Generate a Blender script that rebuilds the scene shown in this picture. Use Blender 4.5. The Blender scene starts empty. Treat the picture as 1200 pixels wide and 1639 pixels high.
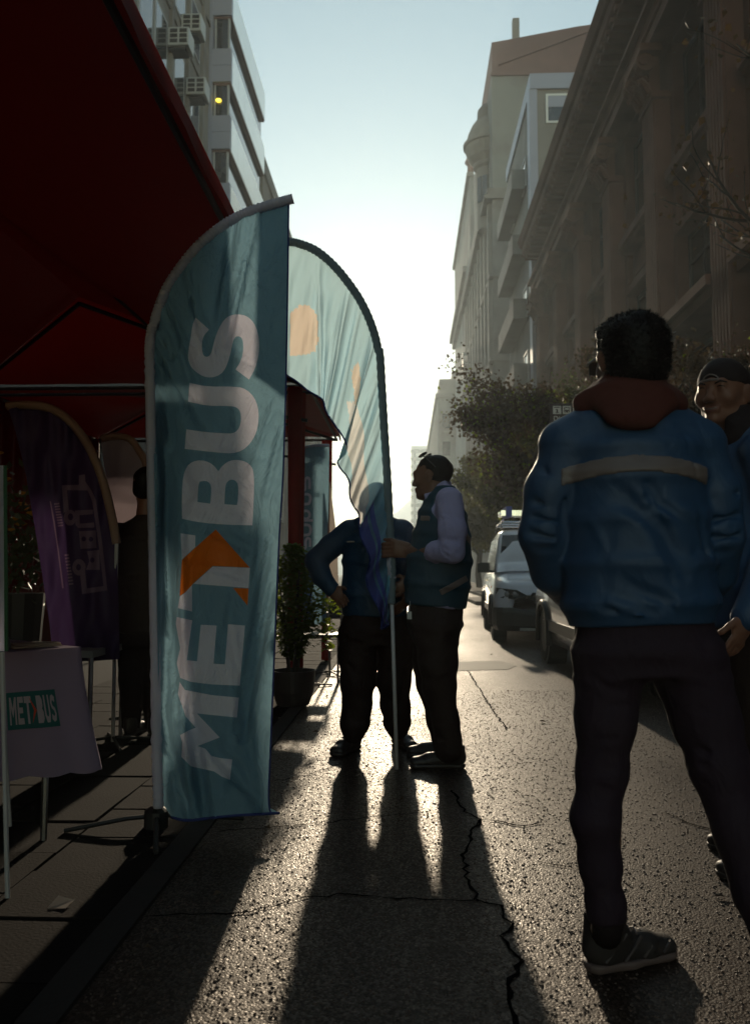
import bpy, bmesh, math, random
import numpy as np
from mathutils import Vector, Matrix
from mathutils.geometry import delaunay_2d_cdt

sc = bpy.context.scene
COL = sc.collection
R = math.radians
rng = random.Random(7)

# ------------------------------------------------------------------ camera
CAMZ = 1.05
FPX = 1350.0
YAW = math.atan(50 / FPX)
PIT = math.atan(98.5 / FPX)
cam = bpy.data.cameras.new('camera')
cam.sensor_fit = 'VERTICAL'
cam.sensor_height = 36.0
cam.lens = FPX / 1639 * 36.0
cam.clip_end = 3000
cam.clip_start = 0.05
cam.dof.use_dof = True
cam.dof.focus_distance = 3.9
cam.dof.aperture_fstop = 4.0
cam_o = bpy.data.objects.new('camera', cam)
cam_o.location = (0, 0, CAMZ)
cam_o.rotation_euler = (math.pi / 2 + PIT, 0, YAW)
COL.objects.link(cam_o)
sc.camera = cam_o

# ------------------------------------------------------------------ light
SUN_EL, SUN_AZ = 13.5, -1.6           # degrees; azimuth from the street axis, negative = left
world = bpy.data.worlds.new('World')
sc.world = world
world.use_nodes = True
wn = world.node_tree.nodes
wl = world.node_tree.links
sky = wn.new('ShaderNodeTexSky')
sky.sky_type = 'NISHITA'
sky.sun_disc = False
sky.sun_elevation = R(SUN_EL)
sky.sun_rotation = R(SUN_AZ)
sky.altitude = 500
sky.air_density = 1.0
sky.dust_density = 0.12
sky.ozone_density = 3.0
tint = wn.new('ShaderNodeMix')
tint.data_type = 'RGBA'
tint.blend_type = 'MULTIPLY'
tint.inputs[0].default_value = 1.0
wl.new(sky.outputs[0], tint.inputs[6])
tint.inputs[7].default_value = (1.30, 1.0, 0.62, 1)
bg = wn['Background']
wl.new(tint.outputs[2], bg.inputs['Color'])
bg.inputs['Strength'].default_value = 0.15
sun = bpy.data.lights.new('sun', 'SUN')
sun.energy = 2.0
sun.angle = R(1.2)
sun.color = (1.0, 0.83, 0.60)
sun_o = bpy.data.objects.new('sun', sun)
S = Vector((math.sin(R(SUN_AZ)) * math.cos(R(SUN_EL)), math.cos(R(SUN_AZ)) * math.cos(R(SUN_EL)), math.sin(R(SUN_EL))))
sun_o.rotation_euler = S.to_track_quat('Z', 'Y').to_euler()
sun_o.location = (0, 30, 40)
COL.objects.link(sun_o)

vs = sc.view_settings
sc.display_settings.display_device = 'sRGB'
vs.view_transform = 'Standard'
vs.look = 'None'
vs.gamma = 1
vs.use_curve_mapping = False
vs.exposure = 0.8
sc.render.engine = 'CYCLES'
cy = sc.cycles
cy.use_denoising = True
cy.max_bounces = 8
cy.diffuse_bounces = 3
cy.glossy_bounces = 3
cy.transmission_bounces = 6
cy.transparent_max_bounces = 8
cy.volume_bounces = 0
cy.sample_clamp_indirect = 4
cy.caustics_reflective = False
cy.caustics_refractive = False

# ------------------------------------------------------------------ measuring the photograph
_F = np.array([-math.sin(YAW) * math.cos(PIT), math.cos(YAW) * math.cos(PIT), math.sin(PIT)])
_R = np.array([math.cos(YAW), math.sin(YAW), 0.0])
_U = np.cross(_R, _F)
CAM = np.array([0, 0, CAMZ])
def ray(x, y): return _F * FPX + _R * (x - 600) + _U * (819.5 - y)
def PX(x, y, Y):
    d = ray(x, y); return CAM + d * (Y / d[1])
def PXX(x, y, X):
    d = ray(x, y); return CAM + d * (X / d[0])
def G(x, y, z=0.0):
    d = ray(x, y); return CAM + d * ((z - CAMZ) / d[2])
def V3(*a): return np.array(a, dtype=float)
def unit(v):
    v = np.asarray(v, float); return v / max(np.linalg.norm(v), 1e-9)

# ------------------------------------------------------------------ materials
def hexc(h):
    h = h.lstrip('#'); c = [int(h[i:i + 2], 16) / 255 for i in (0, 2, 4)]
    return tuple(x / 12.92 if x < .04045 else ((x + .055) / 1.055) ** 2.4 for x in c)

def M(name, col, rough=.6, var=.2, scale=6., bump=.15, bscale=60., metal=0., spec=.5, trans=0., tcol=None,
      detail=6., dirt=None, dscale=2., stretch=(1, 1, 1), coat=0., sheen=0., bdist=.005):
    m = bpy.data.materials.new(name)
    m.use_nodes = True
    n, l = m.node_tree.nodes, m.node_tree.links
    p = n['Principled BSDF']
    p.inputs['Roughness'].default_value = rough
    p.inputs['Metallic'].default_value = metal
    p.inputs['Specular IOR Level'].default_value = spec
    p.inputs['Coat Weight'].default_value = coat
    p.inputs['Sheen Weight'].default_value = sheen
    tc = n.new('ShaderNodeTexCoord')
    mp = n.new('ShaderNodeMapping'); mp.inputs['Scale'].default_value = stretch
    l.new(tc.outputs['Object'], mp.inputs[0])
    nz = n.new('ShaderNodeTexNoise'); nz.inputs['Scale'].default_value = scale; nz.inputs['Detail'].default_value = detail
    l.new(mp.outputs[0], nz.inputs['Vector'])
    cr = n.new('ShaderNodeMix'); cr.data_type = 'RGBA'
    cr.inputs[6].default_value = tuple(c * (1 - var) for c in col) + (1,)
    cr.inputs[7].default_value = tuple(min(1, c * (1 + var)) for c in col) + (1,)
    l.new(nz.outputs[0], cr.inputs[0])
    out = cr.outputs[2]
    if dirt:
        nd = n.new('ShaderNodeTexNoise'); nd.inputs['Scale'].default_value = dscale; nd.inputs['Detail'].default_value = 8
        l.new(mp.outputs[0], nd.inputs['Vector'])
        rp = n.new('ShaderNodeValToRGB'); rp.color_ramp.elements[0].position = .48; rp.color_ramp.elements[1].position = .68
        l.new(nd.outputs[0], rp.inputs[0])
        mx = n.new('ShaderNodeMix'); mx.data_type = 'RGBA'
        l.new(rp.outputs[0], mx.inputs[0]); l.new(out, mx.inputs[6]); mx.inputs[7].default_value = tuple(dirt) + (1,)
        out = mx.outputs[2]
    l.new(out, p.inputs['Base Color'])
    if bump:
        bn = n.new('ShaderNodeTexNoise'); bn.inputs['Scale'].default_value = bscale; bn.inputs['Detail'].default_value = 5
        l.new(mp.outputs[0], bn.inputs['Vector'])
        bp = n.new('ShaderNodeBump'); bp.inputs['Strength'].default_value = bump; bp.inputs['Distance'].default_value = bdist
        l.new(bn.outputs[0], bp.inputs['Height']); l.new(bp.outputs[0], p.inputs['Normal'])
    if trans:
        tr = n.new('ShaderNodeBsdfTranslucent')
        if tcol: tr.inputs['Color'].default_value = tuple(tcol) + (1,)
        else: l.new(out, tr.inputs['Color'])
        ms = n.new('ShaderNodeMixShader'); ms.inputs[0].default_value = trans
        l.new(p.outputs[0], ms.inputs[1]); l.new(tr.outputs[0], ms.inputs[2])
        l.new(ms.outputs[0], n['Material Output'].inputs['Surface'])
    return m

# ------------------------------------------------------------------ mesh helpers
class MB:
    def __init__(s): s.v = []; s.f = []; s.m = []; s.k = 0
    def add(s, vs_, fs_, mi=0):
        o = len(s.v); s.v += [tuple(float(c) for c in v) for v in vs_]
        s.f += [tuple(i + o for i in f) for f in fs_]; s.m += [mi] * len(fs_); return s
    def box(s, lo, hi, mi=0):
        (a, b, c), (d, e, f) = lo, hi
        return s.add([(a, b, c), (d, b, c), (d, e, c), (a, e, c), (a, b, f), (d, b, f), (d, e, f), (a, e, f)],
                     [(0, 3, 2, 1), (4, 5, 6, 7), (0, 1, 5, 4), (1, 2, 6, 5), (2, 3, 7, 6), (3, 0, 4, 7)], mi)
    def obox(s, c, ax, ay, az, h, mi=0):
        c = np.asarray(c, float); A = [np.asarray(a, float) * k for a, k in zip((ax, ay, az), h)]
        vs_ = [c + sx * A[0] + sy * A[1] + sz * A[2] for sz in (-1, 1) for sx, sy in ((-1, -1), (1, -1), (1, 1), (-1, 1))]
        return s.add(vs_, [(0, 3, 2, 1), (4, 5, 6, 7), (0, 1, 5, 4), (1, 2, 6, 5), (2, 3, 7, 6), (3, 0, 4, 7)], mi)
    def tube(s, pts, r, n=8, mi=0, cap=True):
        pts = [np.asarray(p, float) for p in pts]; rs = r if hasattr(r, '__len__') else [r] * len(pts)
        t0 = unit(pts[1] - pts[0]); ref = np.array([0, 0, 1.]) if abs(t0[2]) < .9 else np.array([1., 0, 0])
        u = unit(np.cross(t0, ref)); V = []; F = []
        for i, p in enumerate(pts):
            t = unit(pts[min(i + 1, len(pts) - 1)] - pts[max(i - 1, 0)])
            u = unit(u - t * u.dot(t)); w = np.cross(t, u)
            for j in range(n):
                a = 2 * math.pi * j / n; V.append(p + rs[i] * (u * math.cos(a) + w * math.sin(a)))
        for i in range(len(pts) - 1):
            for j in range(n):
                a, b = i * n + j, i * n + (j + 1) % n; F.append((a, b, b + n, a + n))
        if cap: F.append(tuple(range(n))[::-1]); F.append(tuple(range((len(pts) - 1) * n, len(pts) * n)))
        return s.add(V, F, mi)
    def lathe(s, c, prof, n=24, mi=0, ax=None, ang=(0, 2 * math.pi)):
        c = np.asarray(c, float); az = unit(ax) if ax is not None else np.array([0, 0, 1.])
        ref = np.array([1., 0, 0]) if abs(az[0]) < .9 else np.array([0, 1., 0]); u = unit(np.cross(ref, az)); u = unit(np.cross(az, u)) if ax is None else u
        w = np.cross(az, u); full = abs(ang[1] - ang[0] - 2 * math.pi) < 1e-6; k = n if full else n + 1; V = []; F = []
        for r, z in prof:
            for j in range(k):
                a = ang[0] + (ang[1] - ang[0]) * j / n; V.append(c + az * z + r * (u * math.cos(a) + w * math.sin(a)))
        for i in range(len(prof) - 1):
            for j in range(n):
                a, b = i * k + j, i * k + (j + 1) % k; F.append((a, b, b + k, a + k))
        return s.add(V, F, mi)
    def prism(s, poly, o, ax, ay, d, mi=0):
        """polygon in the plane (ax, ay) at o, extruded by vector d"""
        o, ax, ay, d = (np.asarray(q, float) for q in (o, ax, ay, d)); n = len(poly)
        A = [o + ax * x + ay * y for x, y in poly]; B = [p + d for p in A]
        return s.add(A + B, [tuple(range(n))[::-1], tuple(range(n, 2 * n))] + [(i, (i + 1) % n, n + (i + 1) % n, n + i) for i in range(n)], mi)
    def grid(s, P, mi=0, close=False):
        P = np.asarray(P, float); a, b = P.shape[:2]; F = []
        for i in range(a - 1):
            for j in range(b if close else b - 1):
                q = (j + 1) % b; F.append((i * b + j, i * b + q, (i + 1) * b + q, (i + 1) * b + j))
        return s.add(P.reshape(-1, 3), F, mi)
    def mesh(s, name):
        me = bpy.data.meshes.new(name); me.from_pydata(s.v, [], s.f)
        if any(s.m): me.polygons.foreach_set('material_index', s.m)
        me.update(); return me

def mesh_np(name, v, f):
    me = bpy.data.meshes.new(name)
    v = np.asarray(v, np.float32); f = np.asarray(f, np.int32); k = f.shape[1]
    me.vertices.add(len(v)); me.vertices.foreach_set('co', v.ravel())
    me.loops.add(f.size); me.loops.foreach_set('vertex_index', f.ravel())
    me.polygons.add(len(f)); me.polygons.foreach_set('loop_start', np.arange(0, f.size, k, dtype=np.int32))
    me.polygons.foreach_set('loop_total', np.full(len(f), k, np.int32))
    me.update(calc_edges=True); me.validate(); return me

def obj(name, geo, mats, parent=None, smooth=False, loc=None, bevel=0, kind=None, label=None):
    me = geo.mesh(name) if isinstance(geo, MB) else geo
    o = bpy.data.objects.new(name, me)
    if not len(me.materials):
        for m in (mats if isinstance(mats, (list, tuple)) else [mats]): me.materials.append(m)
    if smooth: me.polygons.foreach_set('use_smooth', [True] * len(me.polygons))
    COL.objects.link(o)
    if parent is not None:
        o.parent = parent
        if loc is None and parent.type == 'EMPTY': loc = tuple(-c for c in parent.location)
    if loc is not None: o.location = loc
    if bevel:
        b = o.modifiers.new('bevel', 'BEVEL'); b.width = bevel; b.segments = 2; b.limit_method = 'ANGLE'; b.angle_limit = R(40)
    if kind: o['kind'] = kind
    if label: o['label'] = label
    return o

def tag(o, label, cat, group=None):
    o['label'] = label; o['category'] = cat
    if group: o['group'] = group
    return o
def thing(name, label, cat, loc=(0, 0, 0), group=None):
    o = bpy.data.objects.new(name, None); o.empty_display_size = .2
    COL.objects.link(o); o.location = tuple(float(c) for c in loc); return tag(o, label, cat, group)
def struct(name, geo, mats, **k): return obj(name, geo, mats, kind='structure', **k)
def dup(root, loc, rotz=0, label=None, scale=1.0):
    r = root.copy(); COL.objects.link(r); r.location = loc; r.rotation_euler = (0, 0, rotz); r.scale = (scale,) * 3
    if label: r['label'] = label
    for ch in list(root.children):
        c = ch.copy(); COL.objects.link(c); c.parent = r
        for g in ch.children:
            d = g.copy(); COL.objects.link(d); d.parent = c
    return r
def spline(pts, n):
    """Catmull-Rom through pts, n points"""
    P = np.asarray(pts, float); P = np.vstack([2 * P[0] - P[1], P, 2 * P[-1] - P[-2]]); m = len(P) - 3
    out = []
    for t in np.linspace(0, m - 1e-9, n):
        i = int(t); u = t - i; a, b, c, d = P[i:i + 4]
        out.append(.5 * ((2 * b) + (c - a) * u + (2 * a - 5 * b + 4 * c - d) * u * u + (3 * b - a - 3 * c + d) * u ** 3))
    return np.array(out)

# ------------------------------------------------------------------ smooth solid modelling on a grid (people, shoes, hair)
class Sdf:
    def __init__(s, lo, hi, h):
        s.lo = np.asarray(lo, float); s.h = h; s.n = tuple(int(math.ceil((b - a) / h)) + 1 for a, b in zip(lo, hi))
        s.D = np.full(s.n, .5, np.float32)
    def copy(s):
        c = Sdf.__new__(Sdf); c.lo, c.h, c.n, c.D = s.lo, s.h, s.n, s.D.copy(); return c
    def blk(s, lo, hi):
        a = [max(0, int((q - o) / s.h)) for q, o in zip(lo, s.lo)]; b = [min(n, int((q - o) / s.h) + 2) for q, o, n in zip(hi, s.lo, s.n)]
        if any(x >= y for x, y in zip(a, b)): return None
        sl = tuple(slice(x, y) for x, y in zip(a, b))
        ax = [(np.arange(x, y, dtype=np.float32) * s.h + o) for x, y, o in zip(a, b, s.lo)]
        return sl, ax[0][:, None, None], ax[1][None, :, None], ax[2][None, None, :]
    def comb(s, sl, d, k, op):
        o = s.D[sl]
        if op == 'add':
            h = np.maximum(k - np.abs(o - d), 0) / k; s.D[sl] = np.minimum(o, d) - h * h * k * .25
        elif op == 'sub':
            d = -d; h = np.maximum(k - np.abs(o - d), 0) / k; s.D[sl] = np.maximum(o, d) + h * h * k * .25
    def seg(s, p0, p1, r0, r1=None, U=(1, 0, 0), k=.02, op='add', cap=None):
        p0 = np.asarray(p0, float); p1 = np.asarray(p1, float); r1 = r0 if r1 is None else r1
        a0, b0 = r0 if hasattr(r0, '__len__') else (r0, r0); a1, b1 = r1 if hasattr(r1, '__len__') else (r1, r1)
        L = np.linalg.norm(p1 - p0); w = (p1 - p0) / max(L, 1e-6) if L > 1e-6 else V3(0, 0, 1)
        U = np.asarray(U, float); U = U - w * U.dot(w)
        if np.linalg.norm(U) < 1e-3: U = np.cross(w, (0, 1, .3))
        U = unit(U); V = np.cross(w, U); m = max(a0, b0, a1, b1) + k + .03
        q = s.blk(np.minimum(p0, p1) - m, np.maximum(p0, p1) + m)
        if q is None: return s
        sl, X, Y, Z = q; X, Y, Z = X - p0[0], Y - p0[1], Z - p0[2]
        tw = X * w[0] + Y * w[1] + Z * w[2]; tc = np.clip(tw, 0, L); t = tc / max(L, 1e-6)
        a = a0 + (a1 - a0) * t; b = b0 + (b1 - b0) * t; c = np.minimum(a, b) if cap is None else cap
        u = X * U[0] + Y * U[1] + Z * U[2]; v = X * V[0] + Y * V[1] + Z * V[2]; e = tw - tc
        k0 = np.sqrt((u / a) ** 2 + (v / b) ** 2 + (e / c) ** 2); k1 = np.sqrt((u / a / a) ** 2 + (v / b / b) ** 2 + (e / c / c) ** 2)
        s.comb(sl, np.where(k1 > 1e-4, k0 * (k0 - 1) / np.maximum(k1, 1e-4), -np.minimum(a, b)).astype(np.float32), k, op); return s
    def chain(s, pts, rs, U=(1, 0, 0), k=.02, cap=None):
        for i in range(len(pts) - 1): s.seg(pts[i], pts[i + 1], rs[i], rs[i + 1], U, k if i == 0 else max(k, .012), cap=cap)
        return s
    def ell(s, c, r, ax=None, k=.02, op='add'):
        c = np.asarray(c, float); A = np.eye(3) if ax is None else np.array([unit(q) for q in ax]); m = max(r) + k + .02
        q = s.blk(c - m, c + m)
        if q is None: return s
        sl, X, Y, Z = q; X, Y, Z = X - c[0], Y - c[1], Z - c[2]
        L = [X * a[0] + Y * a[1] + Z * a[2] for a in A]
        k0 = np.sqrt(sum((l / q) ** 2 for l, q in zip(L, r))); k1 = np.sqrt(sum((l / q / q) ** 2 for l, q in zip(L, r)))
        s.comb(sl, np.where(k1 > 1e-4, k0 * (k0 - 1) / np.maximum(k1, 1e-4), -min(r)).astype(np.float32), k, op); return s
    def full(s):
        ax = [np.arange(n, dtype=np.float32) * s.h + o for n, o in zip(s.n, s.lo)]
        return ax[0][:, None, None], ax[1][None, :, None], ax[2][None, None, :]
    def cut(s, p, n):
        n = unit(n); X, Y, Z = s.full(); s.D = np.maximum(s.D, (X - p[0]) * n[0] + (Y - p[1]) * n[1] + (Z - p[2]) * n[2]).astype(np.float32); return s
    def groove(s, p0, p1, w, dep):
        p0 = np.asarray(p0, float); p1 = np.asarray(p1, float); m = 3 * w
        q = s.blk(np.minimum(p0, p1) - m, np.maximum(p0, p1) + m)
        if q is None: return s
        sl, X, Y, Z = q; d = p1 - p0; L2 = d.dot(d)
        t = np.clip(((X - p0[0]) * d[0] + (Y - p0[1]) * d[1] + (Z - p0[2]) * d[2]) / L2, 0, 1)
        r2 = (X - p0[0] - t * d[0]) ** 2 + (Y - p0[1] - t * d[1]) ** 2 + (Z - p0[2] - t * d[2]) ** 2
        s.D[sl] += (dep * np.exp(-r2 / (w * w)) * np.sqrt(np.clip(4 * t * (1 - t), 0, 1))).astype(np.float32); return s
    def folds(s, n, box, length, w, dep, dirs, seed):
        r = random.Random(seed)
        for _ in range(n):
            c = np.array([r.uniform(a, b) for a, b in box]); d = unit(np.asarray(dirs[r.randrange(len(dirs))], float) + np.array([r.gauss(0, .25) for _ in range(3)]))
            l = length * r.uniform(.5, 1.3) / 2; ww = w * r.uniform(.6, 1.5)
            s.groove(c - d * l, c + d * l, ww, dep * r.uniform(.5, 1.3) * r.choice((1, 1, -.8)))
        return s
    def noise(s, amp, freq, seed, stretch=(1, 1, 1), oct=3):
        r = np.random.RandomState(seed); X, Y, Z = s.full(); m = np.abs(s.D) < .06
        i, j, k = np.nonzero(m); P = np.stack([X[i, 0, 0], Y[0, j, 0], Z[0, 0, k]], 1) * np.asarray(stretch); d = np.zeros(len(P), np.float32)
        W = np.zeros_like(P)
        for _ in range(3): W += np.sin(P @ (r.randn(3, 3) * freq * .4) + r.rand(3) * 6)
        P = P + W * (.35 / freq)
        for o in range(oct):
            for _ in range(4): d += (amp * .5 ** o / 3) * np.sin(P @ (unit(r.randn(3)) * freq * 2 ** o) + r.rand() * 6.3)
        s.D[m] += d.astype(np.float32); return s
    def shell(s, out, inn): s.D = np.maximum(s.D - out, -(s.D + inn)); return s
    def mesh(s, name, relax=1):
        D, h = s.D, s.h; S_ = D < 0; nx, ny, nz = s.n
        c = np.zeros((nx - 1, ny - 1, nz - 1), np.uint8)
        offs = [(i, j, k) for i in (0, 1) for j in (0, 1) for k in (0, 1)]
        for i, j, k in offs: c += S_[i:nx - 1 + i, j:ny - 1 + j, k:nz - 1 + k]
        I = np.argwhere((c > 0) & (c < 8)); ind = np.full(c.shape, -1, np.int32); ind[I[:, 0], I[:, 1], I[:, 2]] = np.arange(len(I))
        acc = np.zeros((len(I), 3)); cnt = np.zeros(len(I))
        for a in offs:
            for ax in range(3):
                if a[ax]: continue
                b = list(a); b[ax] = 1; A = I + np.array(a); B = I + np.array(b)
                da = D[A[:, 0], A[:, 1], A[:, 2]]; db = D[B[:, 0], B[:, 1], B[:, 2]]; x = (da < 0) != (db < 0)
                t = np.where(x, da / np.where(x, da - db, 1), 0)
                p = A.astype(float); p[:, ax] += t; acc[x] += p[x]; cnt[x] += 1
        v = acc / np.maximum(cnt, 1)[:, None] * h + s.lo
        F = []
        for ax in range(3):
            o1, o2 = [(1, 2), (2, 0), (0, 1)][ax]
            a = np.argwhere(np.take(S_, range(s.n[ax] - 1), ax) != np.take(S_, range(1, s.n[ax]), ax))
            a = a[(a[:, o1] > 0) & (a[:, o2] > 0) & (a[:, o1] < s.n[o1] - 1) & (a[:, o2] < s.n[o2] - 1)]
            ins = S_[a[:, 0], a[:, 1], a[:, 2]]; q = []
            for d1, d2 in ((1, 1), (0, 1), (0, 0), (1, 0)):
                b = a.copy(); b[:, o1] -= d1; b[:, o2] -= d2; q.append(ind[b[:, 0], b[:, 1], b[:, 2]])
            q = np.stack(q, 1); q[~ins] = q[~ins][:, ::-1]; F.append(q)
        F = np.vstack(F); F = F[(F >= 0).all(1)]
        for _ in range(relax):
            sm = np.zeros_like(v); n_ = np.zeros(len(v))
            for e in range(4):
                a, b = F[:, e], F[:, (e + 1) % 4]
                np.add.at(sm, a, v[b]); np.add.at(n_, a, 1); np.add.at(sm, b, v[a]); np.add.at(n_, b, 1)
            v = .5 * v + .5 * sm / np.maximum(n_, 1)[:, None]
        return mesh_np(name, v, F)
# ------------------------------------------------------------------ palette
m_stone = M('brown_stone', (.20, .095, .066), .9, .2, 1.2, .2, 40, dirt=(.13, .062, .044), dscale=.5, spec=.2)
m_stone_d = M('carved_stone', (.18, .085, .055), .9, .3, 2.0, .3, 20, spec=.2)
m_render = M('grey_render', (.235, .235, .22), .9, .18, .35, .2, 12, dirt=(.17, .145, .135), dscale=.25)
m_render2 = M('warm_render', (.25, .23, .205), .9, .2, .5, .2, 12, dirt=(.18, .155, .14), dscale=.4)
m_rust = M('rusty_roof', (.165, .095, .08), .85, .3, .6, .2, 10)
m_white = M('white_panel', (.78, .77, .72), .3, .06, 1.0, .05, 10, spec=.6)
m_alu = M('satin_aluminium', (.86, .86, .80), .28, .04, 1.0, .03, 6, metal=.85)
m_lilac = M('painted_panel', (.34, .35, .43), .5, .08, 1.0, .05, 10)
m_glass = M('window_glass', (.02, .022, .025), .06, .3, .6, .03, 3, spec=.8)
m_glass_d = M('old_window_glass', (.008, .007, .007), .12, .3, .6, .03, 3, spec=.12)
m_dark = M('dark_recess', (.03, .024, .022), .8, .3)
m_frame = M('window_frame', (.42, .42, .42), .5, .1)
m_blackmetal = M('black_metal', (.025, .023, .023), .45, .2, spec=.5)
m_steel = M('steel', (.55, .55, .56), .3, .1, metal=1.)
m_plastic = M('grey_plastic', (.5, .5, .48), .5, .1, 3)
m_rubber = M('rubber', (.018, .017, .017), .8, .2, 20, .3, 80)

# road: dark coarse asphalt with exposed stones
def road_material():
    m = bpy.data.materials.new('worn_asphalt'); m.use_nodes = True
    n, l = m.node_tree.nodes, m.node_tree.links; p = n['Principled BSDF']
    tc = n.new('ShaderNodeTexCoord')
    vo = n.new('ShaderNodeTexVoronoi'); vo.inputs['Scale'].default_value = 130; vo.feature = 'SMOOTH_F1'; vo.inputs['Smoothness'].default_value = .25
    v2 = n.new('ShaderNodeTexVoronoi'); v2.inputs['Scale'].default_value = 130
    wz = n.new('ShaderNodeTexNoise'); wz.inputs['Scale'].default_value = 30; wz.inputs['Detail'].default_value = 2
    wm = n.new('ShaderNodeMix'); wm.data_type = 'VECTOR'; wm.inputs[0].default_value = .012
    l.new(tc.outputs['Object'], wz.inputs['Vector']); l.new(tc.outputs['Object'], wm.inputs[4]); l.new(wz.outputs['Color'], wm.inputs[5])
    l.new(wm.outputs[1], vo.inputs['Vector']); l.new(wm.outputs[1], v2.inputs['Vector'])
    big = n.new('ShaderNodeTexNoise'); big.inputs['Scale'].default_value = .9; big.inputs['Detail'].default_value = 8; bm = n.new('ShaderNodeMapping'); bm.inputs['Scale'].default_value = (1.5, .4, 1); l.new(tc.outputs['Object'], bm.inputs[0]); l.new(bm.outputs[0], big.inputs['Vector'])
    p.inputs['Specular Tint'].default_value = (1.0, .78, .62, 1)
    fine = n.new('ShaderNodeTexNoise'); fine.inputs['Scale'].default_value = 320; fine.inputs['Detail'].default_value = 3; l.new(tc.outputs['Object'], fine.inputs['Vector'])
    # stone tint per cell over a brown-grey binder
    rp = n.new('ShaderNodeValToRGB'); e = rp.color_ramp.elements
    e[0].position = 0; e[0].color = (.022, .012, .009, 1); e[1].position = 1; e[1].color = (.115, .068, .048, 1)
    x = rp.color_ramp.elements.new(.6); x.color = (.048, .028, .020, 1)
    l.new(v2.outputs['Color'], rp.inputs[0])
    mx = n.new('ShaderNodeMix'); mx.data_type = 'RGBA'; mx.blend_type = 'MULTIPLY'; mx.inputs[0].default_value = .6
    l.new(rp.outputs[0], mx.inputs[6]); l.new(big.outputs[0], mx.inputs[7]); l.new(mx.outputs[2], p.inputs['Base Color'])
    # glossy stones in a dull binder: cell value picks roughness and specular
    sep = n.new('ShaderNodeSeparateColor'); l.new(v2.outputs['Color'], sep.inputs[0])
    rr = n.new('ShaderNodeMapRange'); rr.inputs[1].default_value = .25; rr.inputs[2].default_value = .95; rr.inputs[3].default_value = .60; rr.inputs[4].default_value = .40
    l.new(sep.outputs[1], rr.inputs[0])
    ra = n.new('ShaderNodeMath'); ra.operation = 'MULTIPLY_ADD'; ra.inputs[1].default_value = -.5; l.new(big.outputs[0], ra.inputs[0]); ra.use_clamp = True
    rb = n.new('ShaderNodeMath'); rb.operation = 'ADD'; rb.inputs[1].default_value = .25; l.new(rr.outputs[0], rb.inputs[0]); l.new(rb.outputs[0], ra.inputs[2]); l.new(ra.outputs[0], p.inputs['Roughness'])
    rs = n.new('ShaderNodeMapRange'); rs.inputs[1].default_value = .35; rs.inputs[2].default_value = .9; rs.inputs[3].default_value = .38; rs.inputs[4].default_value = .62
    l.new(sep.outputs[1], rs.inputs[0]); l.new(rs.outputs[0], p.inputs['Specular IOR Level'])
    inv = n.new('ShaderNodeMath'); inv.operation = 'SUBTRACT'; inv.inputs[0].default_value = 1; l.new(vo.outputs['Distance'], inv.inputs[1])
    ad = n.new('ShaderNodeMath'); ad.operation = 'MULTIPLY_ADD'; ad.inputs[1].default_value = .35; l.new(fine.outputs[0], ad.inputs[0]); l.new(inv.outputs[0], ad.inputs[2])
    bp = n.new('ShaderNodeBump'); bp.inputs['Strength'].default_value = .34; bp.inputs['Distance'].default_value = .005
    l.new(ad.outputs[0], bp.inputs['Height']); l.new(bp.outputs[0], p.inputs['Normal'])
    return m
m_road = road_material()
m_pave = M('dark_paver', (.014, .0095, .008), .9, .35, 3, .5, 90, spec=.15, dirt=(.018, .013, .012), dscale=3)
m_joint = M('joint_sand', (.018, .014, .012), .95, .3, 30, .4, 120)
m_kerb = M('kerb_stone', (.034, .024, .020), .85, .3, 5, .4, 70)
m_crack = M('crack_shadow', (.006, .005, .005), 1., .2, spec=.0)
m_stones = M('aggregate_stone', (.105, .064, .046), .52, .6, 60, .15, 300, spec=.5)
m_patch = M('concrete_patch', (.20, .17, .13), .7, .2, 4, .4, 60)
m_soil = M('distant_ground', (.10, .09, .07), .95, .3, .05)

# ------------------------------------------------------------------ ground, road, pavements
KL, KR_ = -0.81, 3.4
g = MB(); g.add([(-900, -60, -.03), (900, -60, -.03), (900, 1400, -.03), (-900, 1400, -.03)], [(0, 1, 2, 3)])
struct('ground', g, m_soil)
road = struct('road', MB().add([(KL, -12, 0), (KR_, -12, 0), (KR_, 420, 0), (KL, 420, 0)], [(0, 1, 2, 3)]), m_road)
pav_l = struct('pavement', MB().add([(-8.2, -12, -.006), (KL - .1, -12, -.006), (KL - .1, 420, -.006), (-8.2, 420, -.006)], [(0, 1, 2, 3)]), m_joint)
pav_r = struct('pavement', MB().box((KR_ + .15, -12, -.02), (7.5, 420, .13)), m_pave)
# kerbstones, almost flush on the left, a step on the right
k_me = {}
def kerb_mesh(w, h):
    b = MB().box((-w / 2, .004, -.05), (w / 2, .996, h)); return b.mesh('kerbstone')
ml, mr = kerb_mesh(.10, .012), kerb_mesh(.15, .135)
for i in range(0, 40):
    o = obj('kerbstone', ml, m_kerb, pav_l); o.location = (KL - .05, i * 1.0, (i % 3) * .001)
for i in range(4, 60):
    o = obj('kerbstone', mr, m_kerb, pav_r); o.location = (KR_ + .075, i * 1.0, 0)
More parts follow.
